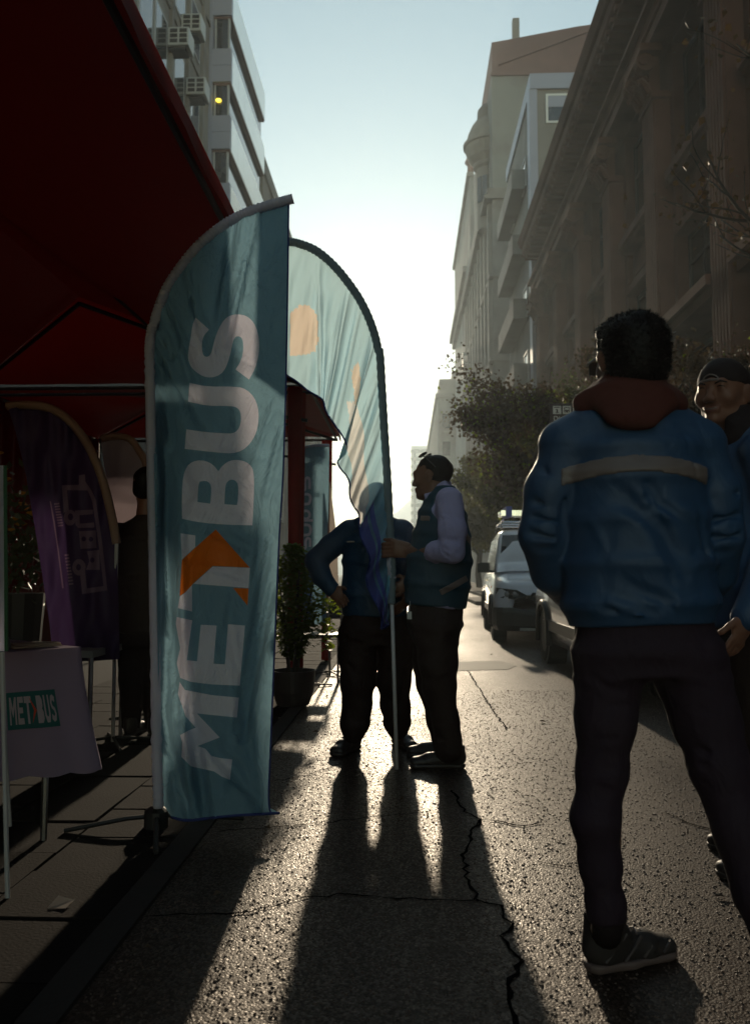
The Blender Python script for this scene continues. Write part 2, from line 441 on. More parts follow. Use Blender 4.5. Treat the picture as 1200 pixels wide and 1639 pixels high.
# left pavers: single stones where they can be told apart
pm = [MB().box((-.195, -.195, -.03), (.195, .195, .0)).mesh('paver') for _ in range(3)]
for m_ in pm: m_.materials.append(m_pave)
for j in range(-4, 26):
    for i in range(0, 5):
        o = obj('paver', pm[(i * 7 + j) % 3], m_pave, pav_l)
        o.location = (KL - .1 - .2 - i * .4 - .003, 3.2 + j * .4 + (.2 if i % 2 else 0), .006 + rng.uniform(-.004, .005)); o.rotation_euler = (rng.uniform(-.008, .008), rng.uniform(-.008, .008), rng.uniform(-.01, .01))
far = MB()
for j in range(0, 60):
    for i in range(0, 6):
        x = KL - .3 - i * .4; y = 13.8 + j * .4 + (.2 if i % 2 else 0); far.box((x - .19, y - .19, -.02), (x + .19, y + .19, .004 + rng.random() * .006))
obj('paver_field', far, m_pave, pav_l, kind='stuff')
# kerb build-out beyond the van
bo = thing('kerb_build_out', 'raised stone kerb build-out narrowing the lane behind the white van', 'kerb', (2.8, 29, 0))
obj('slab', MB().prism([(2.3, 28.4), (3.4, 27.2), (3.4, 34.5), (2.3, 33.2)], (0, 0, 0), (1, 0, 0), (0, 1, 0), (0, 0, .13)), m_kerb, bo, bevel=.02)
# pale repair patch and worn paint
c0 = G(735, 1066); P = [G(722, 1060), G(800, 1058), G(826, 1066), G(812, 1072), G(726, 1074)]
struct('road_patch', MB().add([(p[0], p[1], .004) for p in P], [tuple(range(5))[::-1]]), m_patch)
def strip(pts, w, z, jag, seed):
    r = random.Random(seed); pts = [np.asarray(p, float)[:2] for p in pts]; out = [pts[0]]
    for a, b in zip(pts[:-1], pts[1:]):
        n = max(2, int(np.linalg.norm(b - a) / .035))
        for i in range(1, n + 1):
            q = a + (b - a) * i / n; d = unit(b - a)
            out.append(q + np.array([-d[1], d[0]]) * r.uniform(-jag, jag))
    V = []; F = []
    for i, q in enumerate(out):
        d = unit(out[min(i + 1, len(out) - 1)] - out[max(i - 1, 0)]); nn = np.array([-d[1], d[0]]); ww = w * r.uniform(.35, 1.3) * (1 if 0 < i < len(out) - 1 else .1)
        V += [(*(q + nn * ww), z), (*(q - nn * ww), z)]
    for i in range(len(out) - 1): F.append((2 * i, 2 * i + 1, 2 * i + 3, 2 * i + 2))
    return MB().add(V, F)
cracks = [([G(232, 1468), G(400, 1462), G(470, 1440), G(540, 1434), G(640, 1438), G(760, 1442), G(800, 1450)], .0045, 11),
          ([G(770, 1310), G(755, 1335), G(742, 1370), G(748, 1410), G(765, 1440), G(800, 1452), G(815, 1480), G(805, 1500), G(835, 1540), G(812, 1590), G(830, 1660)], .007, 12),
          ([G(722, 1265), G(745, 1300), G(770, 1312), G(835, 1322), G(875, 1318)], .006, 13),
          ([G(336, 1332), G(440, 1325), G(520, 1318), G(600, 1308), G(690, 1300)], .0045, 14),
          ([G(436, 1252), G(500, 1240), G(545, 1222)], .004, 15), ([G(1060, 1300), G(1110, 1322), G(1150, 1330)], .005, 16),
          ([G(860, 1380), G(930, 1395)], .004, 17), ([G(740, 1060), G(790, 1140), G(812, 1170)], .006, 18)]
for pts, w, sd in cracks: obj('crack', strip(pts, w, .0035, .012, sd), m_crack, road)
# stones standing proud of the worn binder, near the camera
def stones():
    r = np.random.RandomState(5); n = 30000
    y = 1.75 + (r.rand(n) ** 1.7) * 6.0; x = -.85 + r.rand(n) * 3.0; keep = (x > KL + .01) & (np.abs(x) < .75 * y); x, y = x[keep], y[keep]; n = len(x)
    s = .0024 + .0040 * r.rand(n) ** 2.5
    th = np.linspace(0, 2 * np.pi, 6, endpoint=False); rr = s[:, None] * (.75 + .5 * r.rand(n, 6)); ph = r.rand(n, 1) * 6.3; el = .6 + .4 * r.rand(n, 1)
    V = np.zeros((n, 13, 3)); c, s_ = np.cos(ph), np.sin(ph)
    for ring, (sc_, z) in enumerate(((1, -.001), (.72, .0028))):
        lx = rr * sc_ * np.cos(th); ly = rr * sc_ * np.sin(th) * el
        V[:, ring * 6:ring * 6 + 6, 0] = x[:, None] + lx * c - ly * s_; V[:, ring * 6:ring * 6 + 6, 1] = y[:, None] + lx * s_ + ly * c
        V[:, ring * 6:ring * 6 + 6, 2] = z * (s[:, None] / .006) + (r.rand(n, 6) - .5) * .0016 * (ring == 1)
    V[:, 12] = np.stack([x, y, .0032 * s / .006 + .0006], 1)
    tri = [(i, (i + 1) % 6, 6 + i) for i in range(6)] + [((i + 1) % 6, 6 + (i + 1) % 6, 6 + i) for i in range(6)] + [(6 + i, 6 + (i + 1) % 6, 12) for i in range(6)]
    F = (np.arange(n)[:, None, None] * 13 + np.array(tri)[None]).reshape(-1, 3)
    return mesh_np('aggregate', V.reshape(-1, 3), F)
obj('aggregate', stones(), m_stones, road, kind='stuff', smooth=True)

lr = random.Random(77); lv = MB()
for _ in range(46):                                                   # dry leaves blown against the kerb and into the road
    x = lr.choice((lr.uniform(-.8, -.55), lr.uniform(-.6, 2.6), lr.uniform(2.6, 3.35))); y = lr.uniform(2.2, 14); a = lr.uniform(0, 6.3); k = lr.uniform(.012, .026); c_, s_ = math.cos(a) * k, math.sin(a) * k
    lv.add([(x - c_, y - s_, .006), (x + s_ * .6, y - c_ * .6, .010 + lr.random() * .008), (x + c_, y + s_, .006), (x - s_ * .6, y + c_ * .6, .012 + lr.random() * .008)], [(0, 1, 2, 3)])
obj('leaf_litter', lv, M('dry_leaf', (.10, .055, .025), .7, .4, 30), road, kind='stuff')

# ------------------------------------------------------------------ right: classical stone building
XF = 7.5
def classical():
    t = thing('stone_building', 'long brown classical stone building with giant fluted pilasters and heavy bracketed cornice', 'building', (XF, 25, 0))
    Ys = [44.5 - 5.15 * k for k in range(0, 13)]                     # pilaster axes
    Y0, Y1 = -26.0, 46.0
    D = 1.0                                                           # wall thickness in front of the windows
    w = MB(); w.box((XF + D, Y0, 0), (XF + 14, Y1, 19.4))
    w.box((XF + .0, Y0, 15.95), (XF + D, Y1, 19.0)); w.box((XF - .04, Y0, 0.13), (XF + D - .01, Y1, 3.0)); w.box((XF, Y1 - .5, 3.0), (XF + D, Y1, 15.95))
    for y in Ys: w.box((XF + .003, y - .88, 3.0), (XF + D, y + .88, 15.95))
    obj('wall', w, m_stone, t)
    ent = MB()
    for z, dx, h in ((16.0, .62, .22), (16.24, .52, .3), (16.56, .60, .32), (16.9, .78, .12)): ent.box((XF - dx, Y0, z), (XF + .5, Y1 - .02, z + h))
    obj('architrave', ent, m_stone, t)
    co = MB()
    prof = [(.0, 18.55), (.35, 18.6), (.95, 18.75), (1.0, 18.82), (1.02, 19.15), (1.12, 19.2), (1.22, 19.45), (1.25, 19.55), (0, 19.62)]
    co.prism([(-x, z) for x, z in prof], (XF + .01, Y0, 0), (1, 0, 0), (0, 0, 1), (0, Y1 + .35 - Y0, 0)); obj('cornice', co, m_stone, t)
    de = MB(); yy = Y0 + .3
    while yy < Y1: de.box((XF - .9, yy, 18.36), (XF - .05, yy + .3, 18.64)); de.box((XF - .99, yy + .05, 18.5), (XF - .9, yy + .25, 18.66)); yy += .62
    obj('modillion_row', de, m_stone, t, kind='stuff')
    sh = MB().box((-.42, -.58, 3.0), (.05, .58, 14.75))
    for i in range(6): sh.box((-.48, -.52 + i * .185, 3.3), (-.42, -.42 + i * .185, 14.5))
    sh.box((-.54, -.7, 14.5), (-.0, .7, 14.62)); sh.box((-.56, -.72, 3.0), (0, .72, 3.35)); shaft_me = sh.mesh('pilaster')
    cap = MB(); rr = random.Random(3)
    cap.box((-.62, -.85, 15.78), (.0, .85, 16.0)); cap.box((-.30, -.55, 14.62), (-.0, .55, 15.78))
    for sgn in (-1, 1):                                               # volutes and acanthus leaves
        cap.lathe((-.45, sgn * .62, 15.5), [(.02, -.14), (.26, -.14), (.26, .14), (.02, .14)], 12, ax=(0, 1, 0)); cap.lathe((-.52, sgn * .62, 15.5), [(.02, -.2), (.12, -.2), (.12, .2), (.02, .2)], 10, ax=(0, 1, 0))
    for row, z, r0 in ((0, 14.7, .30), (1, 15.05, .36)):
        for i in range(5 - row):
            y = -.5 + (i + .5 * row) * .25; q = [(-.28, y, z), (-.36 - .06 * row, y, z + .2), (-.52 - .06 * row, y, z + .38), (-.62, y, z + .34), (-.60, y, z + .24)]; cap.tube(q, [.1, .11, .10, .07, .03], 6)
    cap_me = cap.mesh('capital')
    for y in Ys:
        p = obj('pilaster', shaft_me, m_stone, t); p.location = (0 - 0.0, y - 25, 0)
        c = obj('capital', cap_me, m_stone_d, p); c.location = (-.26, 0, 0)
    fr = MB(); H = 2.1
    def bar(y0, y1, z0, z1, x=.0, d=.09): fr.box((x, y0, z0), (x + d, y1, z1))
    # window pieces, local to bay centre
    def win(z0, z1, mull):
        b = MB(); W = 1.70
        b.box((.30, -W, z0), (.40, -W + .11, z1)); b.box((.30, W - .11, z0), (.40, W, z1)); b.box((.30, -W + .11, z1 - .12), (.40, W - .11, z1)); b.box((.30, -W + .11, z0), (.40, W - .11, z0 + .12))
        for y in mull: b.box((.31, y - .05, z0 + .12), (.39, y + .05, z1 - .12))
        b.box((.305, -W + .11, z0 + (z1 - z0) * .62), (.395, W - .11, z0 + (z1 - z0) * .62 + .09))
        return b.mesh('window'), MB().box((.345, -W, z0 + .02), (.355, W, z1 - .02)).mesh('pane')
    A = win(12.35, 15.6, (-.5, .5)); B = win(8.1, 10.35, (-.5, .5)); C = win(3.2, 7.1, (0,))
    sill = MB().box((-.30, -1.69, 11.95), (.6, 1.69, 12.2)); sill.box((-.2, -1.69, 11.8), (.6, 1.69, 11.95)); sill_me = sill.mesh('sill')
    sp = MB().box((.18, -1.69, 10.4), (.6, 1.69, 11.8)); sp.box((-.08, -1.69, 10.35), (.6, 1.69, 10.62)); sp.box((.10, -1.2, 10.9), (.18, 1.2, 11.55)); sp_me = sp.mesh('spandrel_panel')
    bl = MB().box((-.55, -1.9, 7.75), (.6, 1.9, 8.0)); bl.box((-.4, -1.8, 7.5), (.6, 1.8, 7.75)); bl_me = bl.mesh('ledge')
    for k, y in enumerate(Ys[:-1]):
        yc = y - 2.575 - 25
        for me_, mp_ in (A, B, C):
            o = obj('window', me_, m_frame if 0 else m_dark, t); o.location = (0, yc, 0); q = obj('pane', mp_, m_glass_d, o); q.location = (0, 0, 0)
        for nm, me_ in (('sill', sill_me), ('spandrel_panel', sp_me), ('ledge', bl_me)):
            o = obj(nm, me_, m_stone, t); o.location = (0, yc, 0)
classical()

def grid_building(name, label, X0, X1, Y0, Y1, H, m_wall, floors, z0, fh, wy, side, mwin=None, wface=None, nf=0, win=(1.3, 1.6)):
    """block whose street face is at X0 (side = -1 faces -x, +1 faces +x); recessed windows are single parts, plus windows on the face towards the camera"""
    t = thing(name, label, 'building', (X0, Y0, 0)); lo, hi = min(X0, X1), max(X0, X1)
    obj('wall', MB().box((lo, Y0, 0), (hi, Y1, H)), m_wall, t)
    if wy:
        f = MB(); w, h = win
        f.box((-.06, -w / 2 - .12, -.12), (.06, w / 2 + .12, 0)); f.box((-.06, -w / 2 - .12, h), (.06, w / 2 + .12, h + .12)); f.box((-.05, -w / 2 - .12, 0), (.05, -w / 2, h)); f.box((-.05, w / 2, 0), (.05, w / 2 + .12, h)); f.box((-.02, -.04, 0), (.03, .04, h))
        fm = f.mesh('window'); pm_ = MB().box((-.012, -w / 2, 0), (.012, w / 2, h)).mesh('pane')
        for z in range(floors):
            for y in wy:
                o = obj('window', fm, m_frame, t); o.location = (side * .055, y - Y0, z0 + z * fh); obj('pane', pm_, m_glass, o, loc=(0, 0, 0))
    return t

# slab block beside the classical building, with balconies
t = grid_building('balcony_block', 'narrow grey block with stacked balconies between the stone building and the turreted tower', 7.2, 19, 46.6, 58, 29.4, m_render2, 6, 4.6, 3.9, [49.5, 55], -1)
pr = MB(); pr.box((7.1, 46.45, 28.6), (19.2, 58.1, 29.5)); pr.box((7.05, 46.5, 4), (7.5, 47.4, 28.6)); obj('parapet', pr, m_lilac, t)
for z in (27.4, 23.4, 19.5, 15.6, 11.7, 7.8):
    b = MB().box((6.35, 49.2, z - 3.4), (7.2, 57.2, z - 3.2)); b.box((6.35, 49.2, z - 3.2), (6.45, 57.2, z - 2.2)); b.box((6.45, 57.1, z - 3.2), (7.2, 57.2, z - 2.2)); b.box((6.45, 49.2, z - 3.2), (7.2, 49.3, z - 2.2)); obj('balcony', b, m_render, t)
f = MB().box((8.0, 46.53, 26.6), (11.0, 46.62, 26.72)); f.box((8.0, 46.53, 28.2), (11.0, 46.62, 28.32)); f.box((8.0, 46.53, 26.72), (8.12, 46.62, 28.2)); f.box((10.1, 46.53, 26.72), (10.22, 46.62, 28.2)); f.box((10.9, 46.53, 26.72), (11, 46.62, 28.2))
w_ = obj('window', f, m_white, t, label='white framed window with half lowered blind high on the block'); obj('pane', MB().box((8.1, 46.57, 26.7), (10.9, 46.59, 28.25)), m_glass, w_); obj('blind', MB().box((8.13, 46.545, 27.55), (10.09, 46.565, 28.2)), m_lilac, w_)

# turreted tower with bare party wall
def tower():
    Y0 = 66.0; k = Y0 / 75.0; Hh = 45.2
    t = thing('turreted_tower', 'tall grey building with blank party wall, rounded corner turret and rusty gable', 'building', (7.0, Y0, 0))
    obj('wall', MB().box((7.0, Y0, 0), (24, 96, 35.9)), m_render, t)
    up = MB().box((7.0, Y0, 35.9), (24, 84, 41.4)); obj('upper_wall', up, m_render, t)
    gb = MB().prism([(7.05, 41.4), (24, 41.4), (24, 46.6), (14, 45.4), (8.3, 44.4), (7.05, 44.2)], (0, Y0 + .05, 0), (1, 0, 0), (0, 0, 1), (0, 9, 0)); obj('gable', gb, m_rust, t)
    obj('gable_coping', MB().prism([(6.95, 41.3), (24.1, 41.3), (24.1, 41.6), (6.95, 41.6)], (0, Y0 - .12, 0), (1, 0, 0), (0, 0, 1), (0, .16, 0)), m_rust, t)
    obj('gable_coping', MB().prism([(7.6, 42.2), (16.8, 45.55), (16.8, 45.85), (7.6, 42.5)], (0, Y0 - .1, 0), (1, 0, 0), (0, 0, 1), (0, .14, 0)), m_rust, t)
    ch = MB().box((8.9, Y0 + 1, 44.3), (9.45, Y0 + 1.6, 46.9)); ch.box((8.6, Y0 + .8, 44.3), (10.0, Y0 + 2, 44.9)); obj('chimney', ch, m_render2, t)
    tu = MB(); tu.lathe((7.1, Y0 + 4, 0), [(1.0, 30), (1.05, 35.3), (1.3, 35.5), (1.3, 35.8), (1.7, 36.3), (1.95, 37.0), (2.0, 37.3), (2.15, 37.35), (2.15, 37.6), (1.85, 37.75), (1.75, 38.4), (1.45, 39.1), (1.1, 39.6), (.95, 39.7), (.9, 40.6), (.6, 41), (.05, 41.2)], 24)
    obj('turret', tu, m_render2, t, smooth=False)
    tw = MB()
    for i, a in enumerate((-2.5, -2.0, -1.5)):
        c = (7.1 + 1.02 * math.cos(a), Y0 + 4 + 1.02 * math.sin(a), 33.4); tw.obox(c, (math.cos(a), math.sin(a), 0), (-math.sin(a), math.cos(a), 0), (0, 0, 1), (.08, .22, 1.1))
    obj('turret_window', tw, m_glass, t)
    co = MB()
    for z, d, h in ((31.0, .7, .35), (31.35, .45, .5), (24.6, .35, .3), (17.8, .35, .3)): co.box((7.0 - d, Y0 - .25, z), (7.4, 96, z + h)); co.box((7.4, Y0 - .25, z), (9.8, Y0 + .02, z + h))
    obj('cornice', co, m_render2, t)
    pi_ = MB().box((-.35, -.5, 5), (.02, .5, 31)).mesh('pilaster')
    for i in range(9): o = obj('pilaster', pi_, m_render2, t); o.location = (0, 1.2 + i * 3.3, 0)
    fm = MB().box((-.06, -.7, 0), (.05, .7, 2.2)).mesh('window'); pm_ = MB().box((-.08, -.55, .15), (-.055, .55, 2.05)).mesh('pane')
    for z in range(8):
        for i in range(8): o = obj('window', fm, m_frame, t); o.location = (0, 2.85 + i * 3.3, 5.2 + z * 3.25); obj('pane', pm_, m_glass, o, loc=(0, 0, 0))
    pl = MB().box((6.95, Y0 - .06, 0), (8.6, Y0 + .02, 31)); obj('quoin', pl, m_render2, t)
    sg = MB().box((6.0, 88, 22.5), (6.15, 88.6, 24.4)); sg.box((6.15, 88.2, 23.2), (7, 88.35, 23.4)); sg.box((6.15, 88.2, 24.1), (6.5, 88.35, 24.4)); tag(obj('projecting_sign', sg, m_plastic), 'small pale sign bracketed out high on the tower front', 'sign')
tower()

# statue building beyond
def statue_building():
    t = thing('statue_building', 'pale stone block topped by a standing statue beyond the turreted tower', 'building', (8.0, 97, 0))
    obj('wall', MB().box((7.6, 97, 0), (24, 128, 48.2)), m_render, t)
    c = MB()
    for z, d, h in ((36.3, .9, .7), (35.4, .5, .9), (47.9, .35, .5), (24, .4, .5)): c.box((7.6 - d, 96.8, z), (8, 128, z + h))
    obj('cornice', c, m_render2, t)
    s = Sdf((6.8, 97, 48), (8.8, 99.4, 52.6), .08)
    s.chain([V3(7.8, 98.2, 48.2), V3(7.8, 98.2, 49.6), V3(7.75, 98.2, 50.6)], [.42, .36, .4]); s.ell((7.7, 98.2, 51.3), (.24, .26, .3)); s.chain([V3(7.5, 98, 50.7), V3(7.2, 97.9, 50.0), V3(7.35, 97.7, 49.6)], [.16, .13, .1])
    st = obj('statue', s.mesh('statue'), m_stone_d, t, smooth=True); st.location = (-8, -97, 0)
statue_building()
# corner block further on
t = thing('corner_block', 'stepped stone corner block far down the street behind the trees', 'building', (5.7, 150, 0))
obj('wall', MB().box((5.7, 150, 0), (30, 250, 32.5)), m_render, t)
s_ = MB().box((5.3, 149.6, 32.5), (30, 250, 33.3)); s_.box((6.0, 150.2, 33.3), (30, 240, 36)); s_.box((8.4, 150.6, 36), (30, 240, 37.6)); s_.box((10.2, 151, 37.6), (30, 240, 39.6)); obj('stepped_parapet', s_, m_render2, t)
for z in (27, 22, 17, 12):
    for x in (7.2, 9.6, 12): o = obj('window', MB().box((x - .7, 149.9, z), (x + .7, 150.05, z + 2.6)), m_glass, t)
obj('balcony', MB().box((6.6, 149.2, 26.0), (13, 150, 26.4)), m_render2, t)
tl = MB(); 
for i in range(9): tl.box((5.55, 155 + i * 9, 6), (5.72, 158 + i * 9, 31))
obj('bay_strip', tl, m_render2, t, kind='stuff')
# white tower block in the distance
t = thing('white_tower_block', 'pale office tower with banded windows far away at the end of the street', 'building', (2.4, 400, 0))
obj('wall', MB().box((2.4, 400, 0), (30, 430, 62)), m_white, t)
for i in range(16): obj('window_band', MB().box((2.2, 399.7, 3 + i * 3.7), (30, 400.02, 4.6 + i * 3.7)), m_glass, t)
obj('service_core', MB().box((3.6, 399.4, 0), (4.6, 400, 59)), m_render, t)

# ------------------------------------------------------------------ left buildings
t = thing('air_conditioned_block', 'plain beige block with boxy air conditioners above the red canopy', 'building', (-9.0, 6, 0))
obj('wall', MB().box((-20, -30, 0), (-9.0, 36.9, 34)), m_render2, t)
ri = MB()
for y in (30.5, 32.95, 35.4): ri.box((-9.0, y, 0), (-8.86, y + .25, 34))
for z in (19, 22.6, 26.2): ri.box((-9.0, 24, z), (-8.93, 36.9, z + .2))
obj('rib', ri, m_render2, t)
for i, y in enumerate((27.6, 29.4, 31.85, 34.3)):
    for z in (16, 19.6, 23.2, 26.8):
        w_ = obj('window', MB().box((-9.02, y - .75, z), (-8.95, y + .75, z + 2.2)), m_frame, t); obj('pane', MB().box((-8.955, y - .65, z + .1), (-8.945, y + .65, z + 2.1)), m_glass, w_)
def ac(y, z, lab):
    o = thing('air_conditioner', lab, 'air conditioner', (-8.5, y, z), 'air conditioners on the beige block')
    b = MB().box((-8.95, y - .42, z), (-8.15, y + .42, z + .72)); obj('casing', b, m_plastic, o, bevel=.03)
    for i in range(2):
        for j in range(3): obj('louvre', MB().box((-8.86 + i * .36, y - .44, z + .1 + j * .2), (-8.58 + i * .36, y - .415, z + .24 + j * .2)), m_dark, o)
    obj('bracket', MB().box((-8.96, y - .3, z - .1), (-8.3, y + .3, z - .005)), m_blackmetal, o)
ac(30.6, 20.96, 'lower nearer air conditioner hung on the beige wall just above the canopy edge'); ac(32.4, 22.74, 'highest air conditioner on the beige wall'); ac(33.25, 20.6, 'air conditioner nearest the lilac panelled corner on the beige wall')

def panel_block():
    t = thing('panelled_block', 'modern white block with dark ribbon windows and a lit ceiling lamp at its corner', 'building', (-8.0, 37, 0))
    obj('wall', MB().box((-20, 37.3, 0), (-8.35, 46.2, 28.3)), m_dark, t)
    obj('core_wall', MB().box((-9.3, 36.95, 0), (-8.86, 37.29, 30)), m_lilac, t)
    z = 26.85
    for i in range(8):
        zb = z - i * 3.2
        # solid band: lower part of a storey, two courses of panels
        for c in range(2):
            b0 = zb - (.02 if c else .80) - .0; obj('panel', MB().box((-8.86, 37.0, zb - .0 + c * .8), (-8.0, 37.28, zb + .78 + c * .8)), m_lilac, t)
        for j in range(6): obj('panel', MB().box((-8.34, 37.3 + j * 1.48, zb), (-8.0, 37.3 + j * 1.48 + 1.46, zb + 1.58)), m_alu, t)
        obj('soffit', MB().box((-8.84, 37.1, zb - .1), (-8.03, 46.15, zb - .005)), m_rust, t)
        w_ = obj('window', MB().box((-8.8, 37.12, zb - 1.58), (-8.72, 37.26, zb - .1)).box((-8.18, 37.12, zb - 1.58), (-8.1, 37.26, zb - .1)), m_frame, t); obj('pane', MB().box((-8.72, 37.18, zb - 1.58), (-8.18, 37.2, zb - .1)), m_glass, w_)
        o = obj('window', MB().box((-8.22, 37.28, zb - 1.58), (-8.2, 46.1, zb - .1)), m_glass, t)
    m_lamp = bpy.data.materials.new('lamp_glow'); m_lamp.use_nodes = True; p = m_lamp.node_tree.nodes['Principled BSDF']; p.inputs['Emission Color'].default_value = (1, .72, .05, 1); p.inputs['Emission Strength'].default_value = 2.2; p.inputs['Base Color'].default_value = (.8, .6, .1, 1)
    c = PX(350, 160.5, 37.11); b = MB(); b.lathe(tuple(c), [(.0, -.05), (.10, -.045), (.13, 0), (.10, .045), (.0, .05)], 12); obj('ceiling_lamp', b, m_lamp, t, smooth=True)
panel_block()
t = grid_building('grey_block', 'grey side block behind the white panelled block', -8.1, -22, 46.3, 92, 24.6, m_render2, 5, 4.5, 3.9, [49 + 5 * i for i in range(8)], 1)
obj('cornice', MB().box((-8.5, 46.3, 23.9), (-8.0, 92.2, 24.8)), m_render, t)

# hills at the end of the street
V = []; F = []; xs = np.linspace(-700, 700, 60)
for i, x in enumerate(xs):
    h = 74 + 26 * math.sin(x * .011 + .6) + 12 * math.sin(x * .031) + 5 * math.sin(x * .09); V += [(x, 1050, h), (x, 900, -2)]
    V.append((x, 1250, -2))
for i in range(59): F += [(3 * i, 3 * i + 1, 3 * i + 4, 3 * i + 3), (3 * i + 2, 3 * i, 3 * i + 3, 3 * i + 5)]
struct('hills', MB().add(V, F), m_soil, smooth=True)

# ------------------------------------------------------------------ air
hz = bpy.data.materials.new('haze'); hz.use_nodes = True; n = hz.node_tree.nodes; n.remove(n['Principled BSDF'])
pv = n.new('ShaderNodeVolumePrincipled'); pv.inputs['Color'].default_value = (.80, .93, 1, 1); pv.inputs['Density'].default_value = .0012; pv.inputs['Anisotropy'].default_value = .58
hz.node_tree.links.new(pv.outputs[0], n['Material Output'].inputs['Volume'])
obj('haze', MB().box((-950, -80, -4), (950, 1450, 112)), hz, kind='stuff')
# ------------------------------------------------------------------ fabrics
def fabric(name, col, trans=.5, tcol=None, rough=.55, weave=900, var=.1, bump=.12, crumple=.0, cs=7., cst=(1, 1, .5)):
    m = M(name, col, rough, var, 3, bump, weave, spec=.3, trans=trans, tcol=tcol, bdist=.0006)
    if crumple:                                                        # soft creases over the weave
        n, l = m.node_tree.nodes, m.node_tree.links; tc = n.new('ShaderNodeTexCoord'); mp = n.new('ShaderNodeMapping'); mp.inputs['Scale'].default_value = cst; mp.inputs['Rotation'].default_value = (0, .5, 0)
        nz = n.new('ShaderNodeTexNoise'); nz.inputs['Scale'].default_value = cs; nz.inputs['Detail'].default_value = 5; nz.inputs['Distortion'].default_value = 1.6; nz.inputs['Roughness'].default_value = .55
        l.new(tc.outputs['Object'], mp.inputs[0]); l.new(mp.outputs[0], nz.inputs['Vector']); old = next(x for x in n if x.type == 'BUMP')
        bp = n.new('ShaderNodeBump'); bp.inputs['Strength'].default_value = crumple; bp.inputs['Distance'].default_value = .03; l.new(nz.outputs[0], bp.inputs['Height']); l.new(bp.outputs[0], old.inputs['Normal'])
        tr = next((x for x in n if x.type == 'BSDF_TRANSLUCENT'), None)
        if tr: l.new(old.outputs[0], tr.inputs['Normal'])
    return m
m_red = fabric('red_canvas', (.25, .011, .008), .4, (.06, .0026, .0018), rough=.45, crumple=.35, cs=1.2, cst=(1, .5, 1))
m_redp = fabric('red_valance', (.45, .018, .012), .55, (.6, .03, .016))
m_teal = fabric('teal_cloth', (.20, .34, .43), .48, (.29, .50, .62), crumple=1.1)
m_let = fabric('white_print', (.88, .86, .97), .45, (.84, .82, .97), crumple=1.1)
m_orange = fabric('orange_print', (.88, .19, .008), .4, (.95, .20, .008), crumple=1.1)
m_indigo = fabric('indigo_hem', (.05, .07, .26), .35)
m_sleeve = fabric('pale_sleeve', (.58, .56, .66), .25)
m_purple = fabric('purple_cloth', (.075, .04, .12), .3)
m_mauve = fabric('mauve_print', (.25, .16, .25), .3)
m_tan = fabric('tan_sleeve', (.40, .25, .19), .25)
m_palef = fabric('pale_cloth', (.42, .33, .36), .35)
m_cloth = fabric('lilac_tablecloth', (.36, .27, .38), .2)
m_beige = fabric('beige_cloth', (.6, .5, .42), .4)
m_pole = M('white_pole', (.55, .53, .55), .35, .1, 10, .02)
m_tealprint = M('teal_print', (.02, .12, .12), .6, .1)
m_inkwhite = M('white_ink', (.45, .38, .42), .6, .05)
m_inkred = M('orange_ink', (.6, .07, .03), .6, .05)

# ------------------------------------------------------------------ lettering shapes, drawn in 2-D
def poly_in(P, q):
    x, y = q; r = False; j = len(P) - 1
    for i in range(len(P)):
        if (P[i][1] > y) != (P[j][1] > y) and x < (P[j][0] - P[i][0]) * (y - P[i][1]) / (P[j][1] - P[i][1]) + P[i][0]: r = not r
        j = i
    return r
def dens(P, s, closed=True):
    out = []; n = len(P)
    for i in range(n if closed else n - 1):
        a = np.array(P[i], float); b = np.array(P[(i + 1) % n], float); k = max(1, int(np.linalg.norm(b - a) / s))
        out += [tuple(a + (b - a) * j / k) for j in range(k)]
    return out
def smooth_poly(P, n=3):
    """round an outline drawn with few points, keeping sharp corners"""
    m = len(P); out = []
    for i in range(m):
        a, b, c = (np.array(P[(i + d) % m], float) for d in (-1, 0, 1)); u, v = unit(b - a), unit(c - b)
        if u.dot(v) > .55: out += [tuple(b - (b - a) * .25), tuple(.125 * a + .75 * b + .125 * c), tuple(b + (c - b) * .25)]
        else: out.append(tuple(b))
    return out
K1 = lambda L: [(270 + x / 4.312, 480 + y / 4.312) for x, y in L]
K2 = lambda L: [(270 + x / 3.641, 820 + y / 3.641) for x, y in L]
L_S = K1([(187,122),(280,205),(240,250),(229,310),(232,360),(245,388),(268,394),(288,380),(300,350),(318,270),(345,200),(380,140),(420,108),(475,98),(535,108),(585,150),(615,220),(627,300),(620,390),(595,480),(555,550),(462,480),(495,430),(513,370),(516,310),(508,265),(485,250),(462,254),(447,280),(437,320),(420,400),(395,470),(360,515),(300,538),(240,530),(185,495),(150,455),(133,405),(140,330),(155,250),(165,170)])
L_U = K1([(145,572),(260,598),(480,598),(540,620),(590,670),(618,740),(622,830),(605,920),(565,990),(510,1040),(440,1060),(350,1055),(230,1042),(112,1028),(123,893),(250,912),(420,924),(460,915),(490,880),(500,830),(497,780),(480,748),(445,734),(380,732),(260,730),(135,702)])
L_B = K1([(93,1510),(92,1340),(100,1220),(125,1150),(165,1115),(225,1105),(280,1120),(320,1150),(343,1183),(375,1140),(420,1110),(475,1103),(530,1115),(570,1145),(588,1190),(590,1300),(585,1440),(578,1556),(440,1553),(300,1545),(180,1530)])
H_B1 = K1([(200,1395),(204,1290),(215,1255),(250,1247),(285,1262),(296,1300),(292,1370),(287,1406)])
H_B2 = K1([(386,1410),(390,1300),(402,1255),(437,1238),(470,1252),(482,1290),(480,1360),(472,1416)])
L_T1 = K2([(70,122),(157,135),(155,203),(78,274)]); L_T2 = K2([(258,316),(474,324),(466,441),(146,417)]); L_T3 = K2([(136,420),(137,578),(54,558),(66,492),(100,466)])
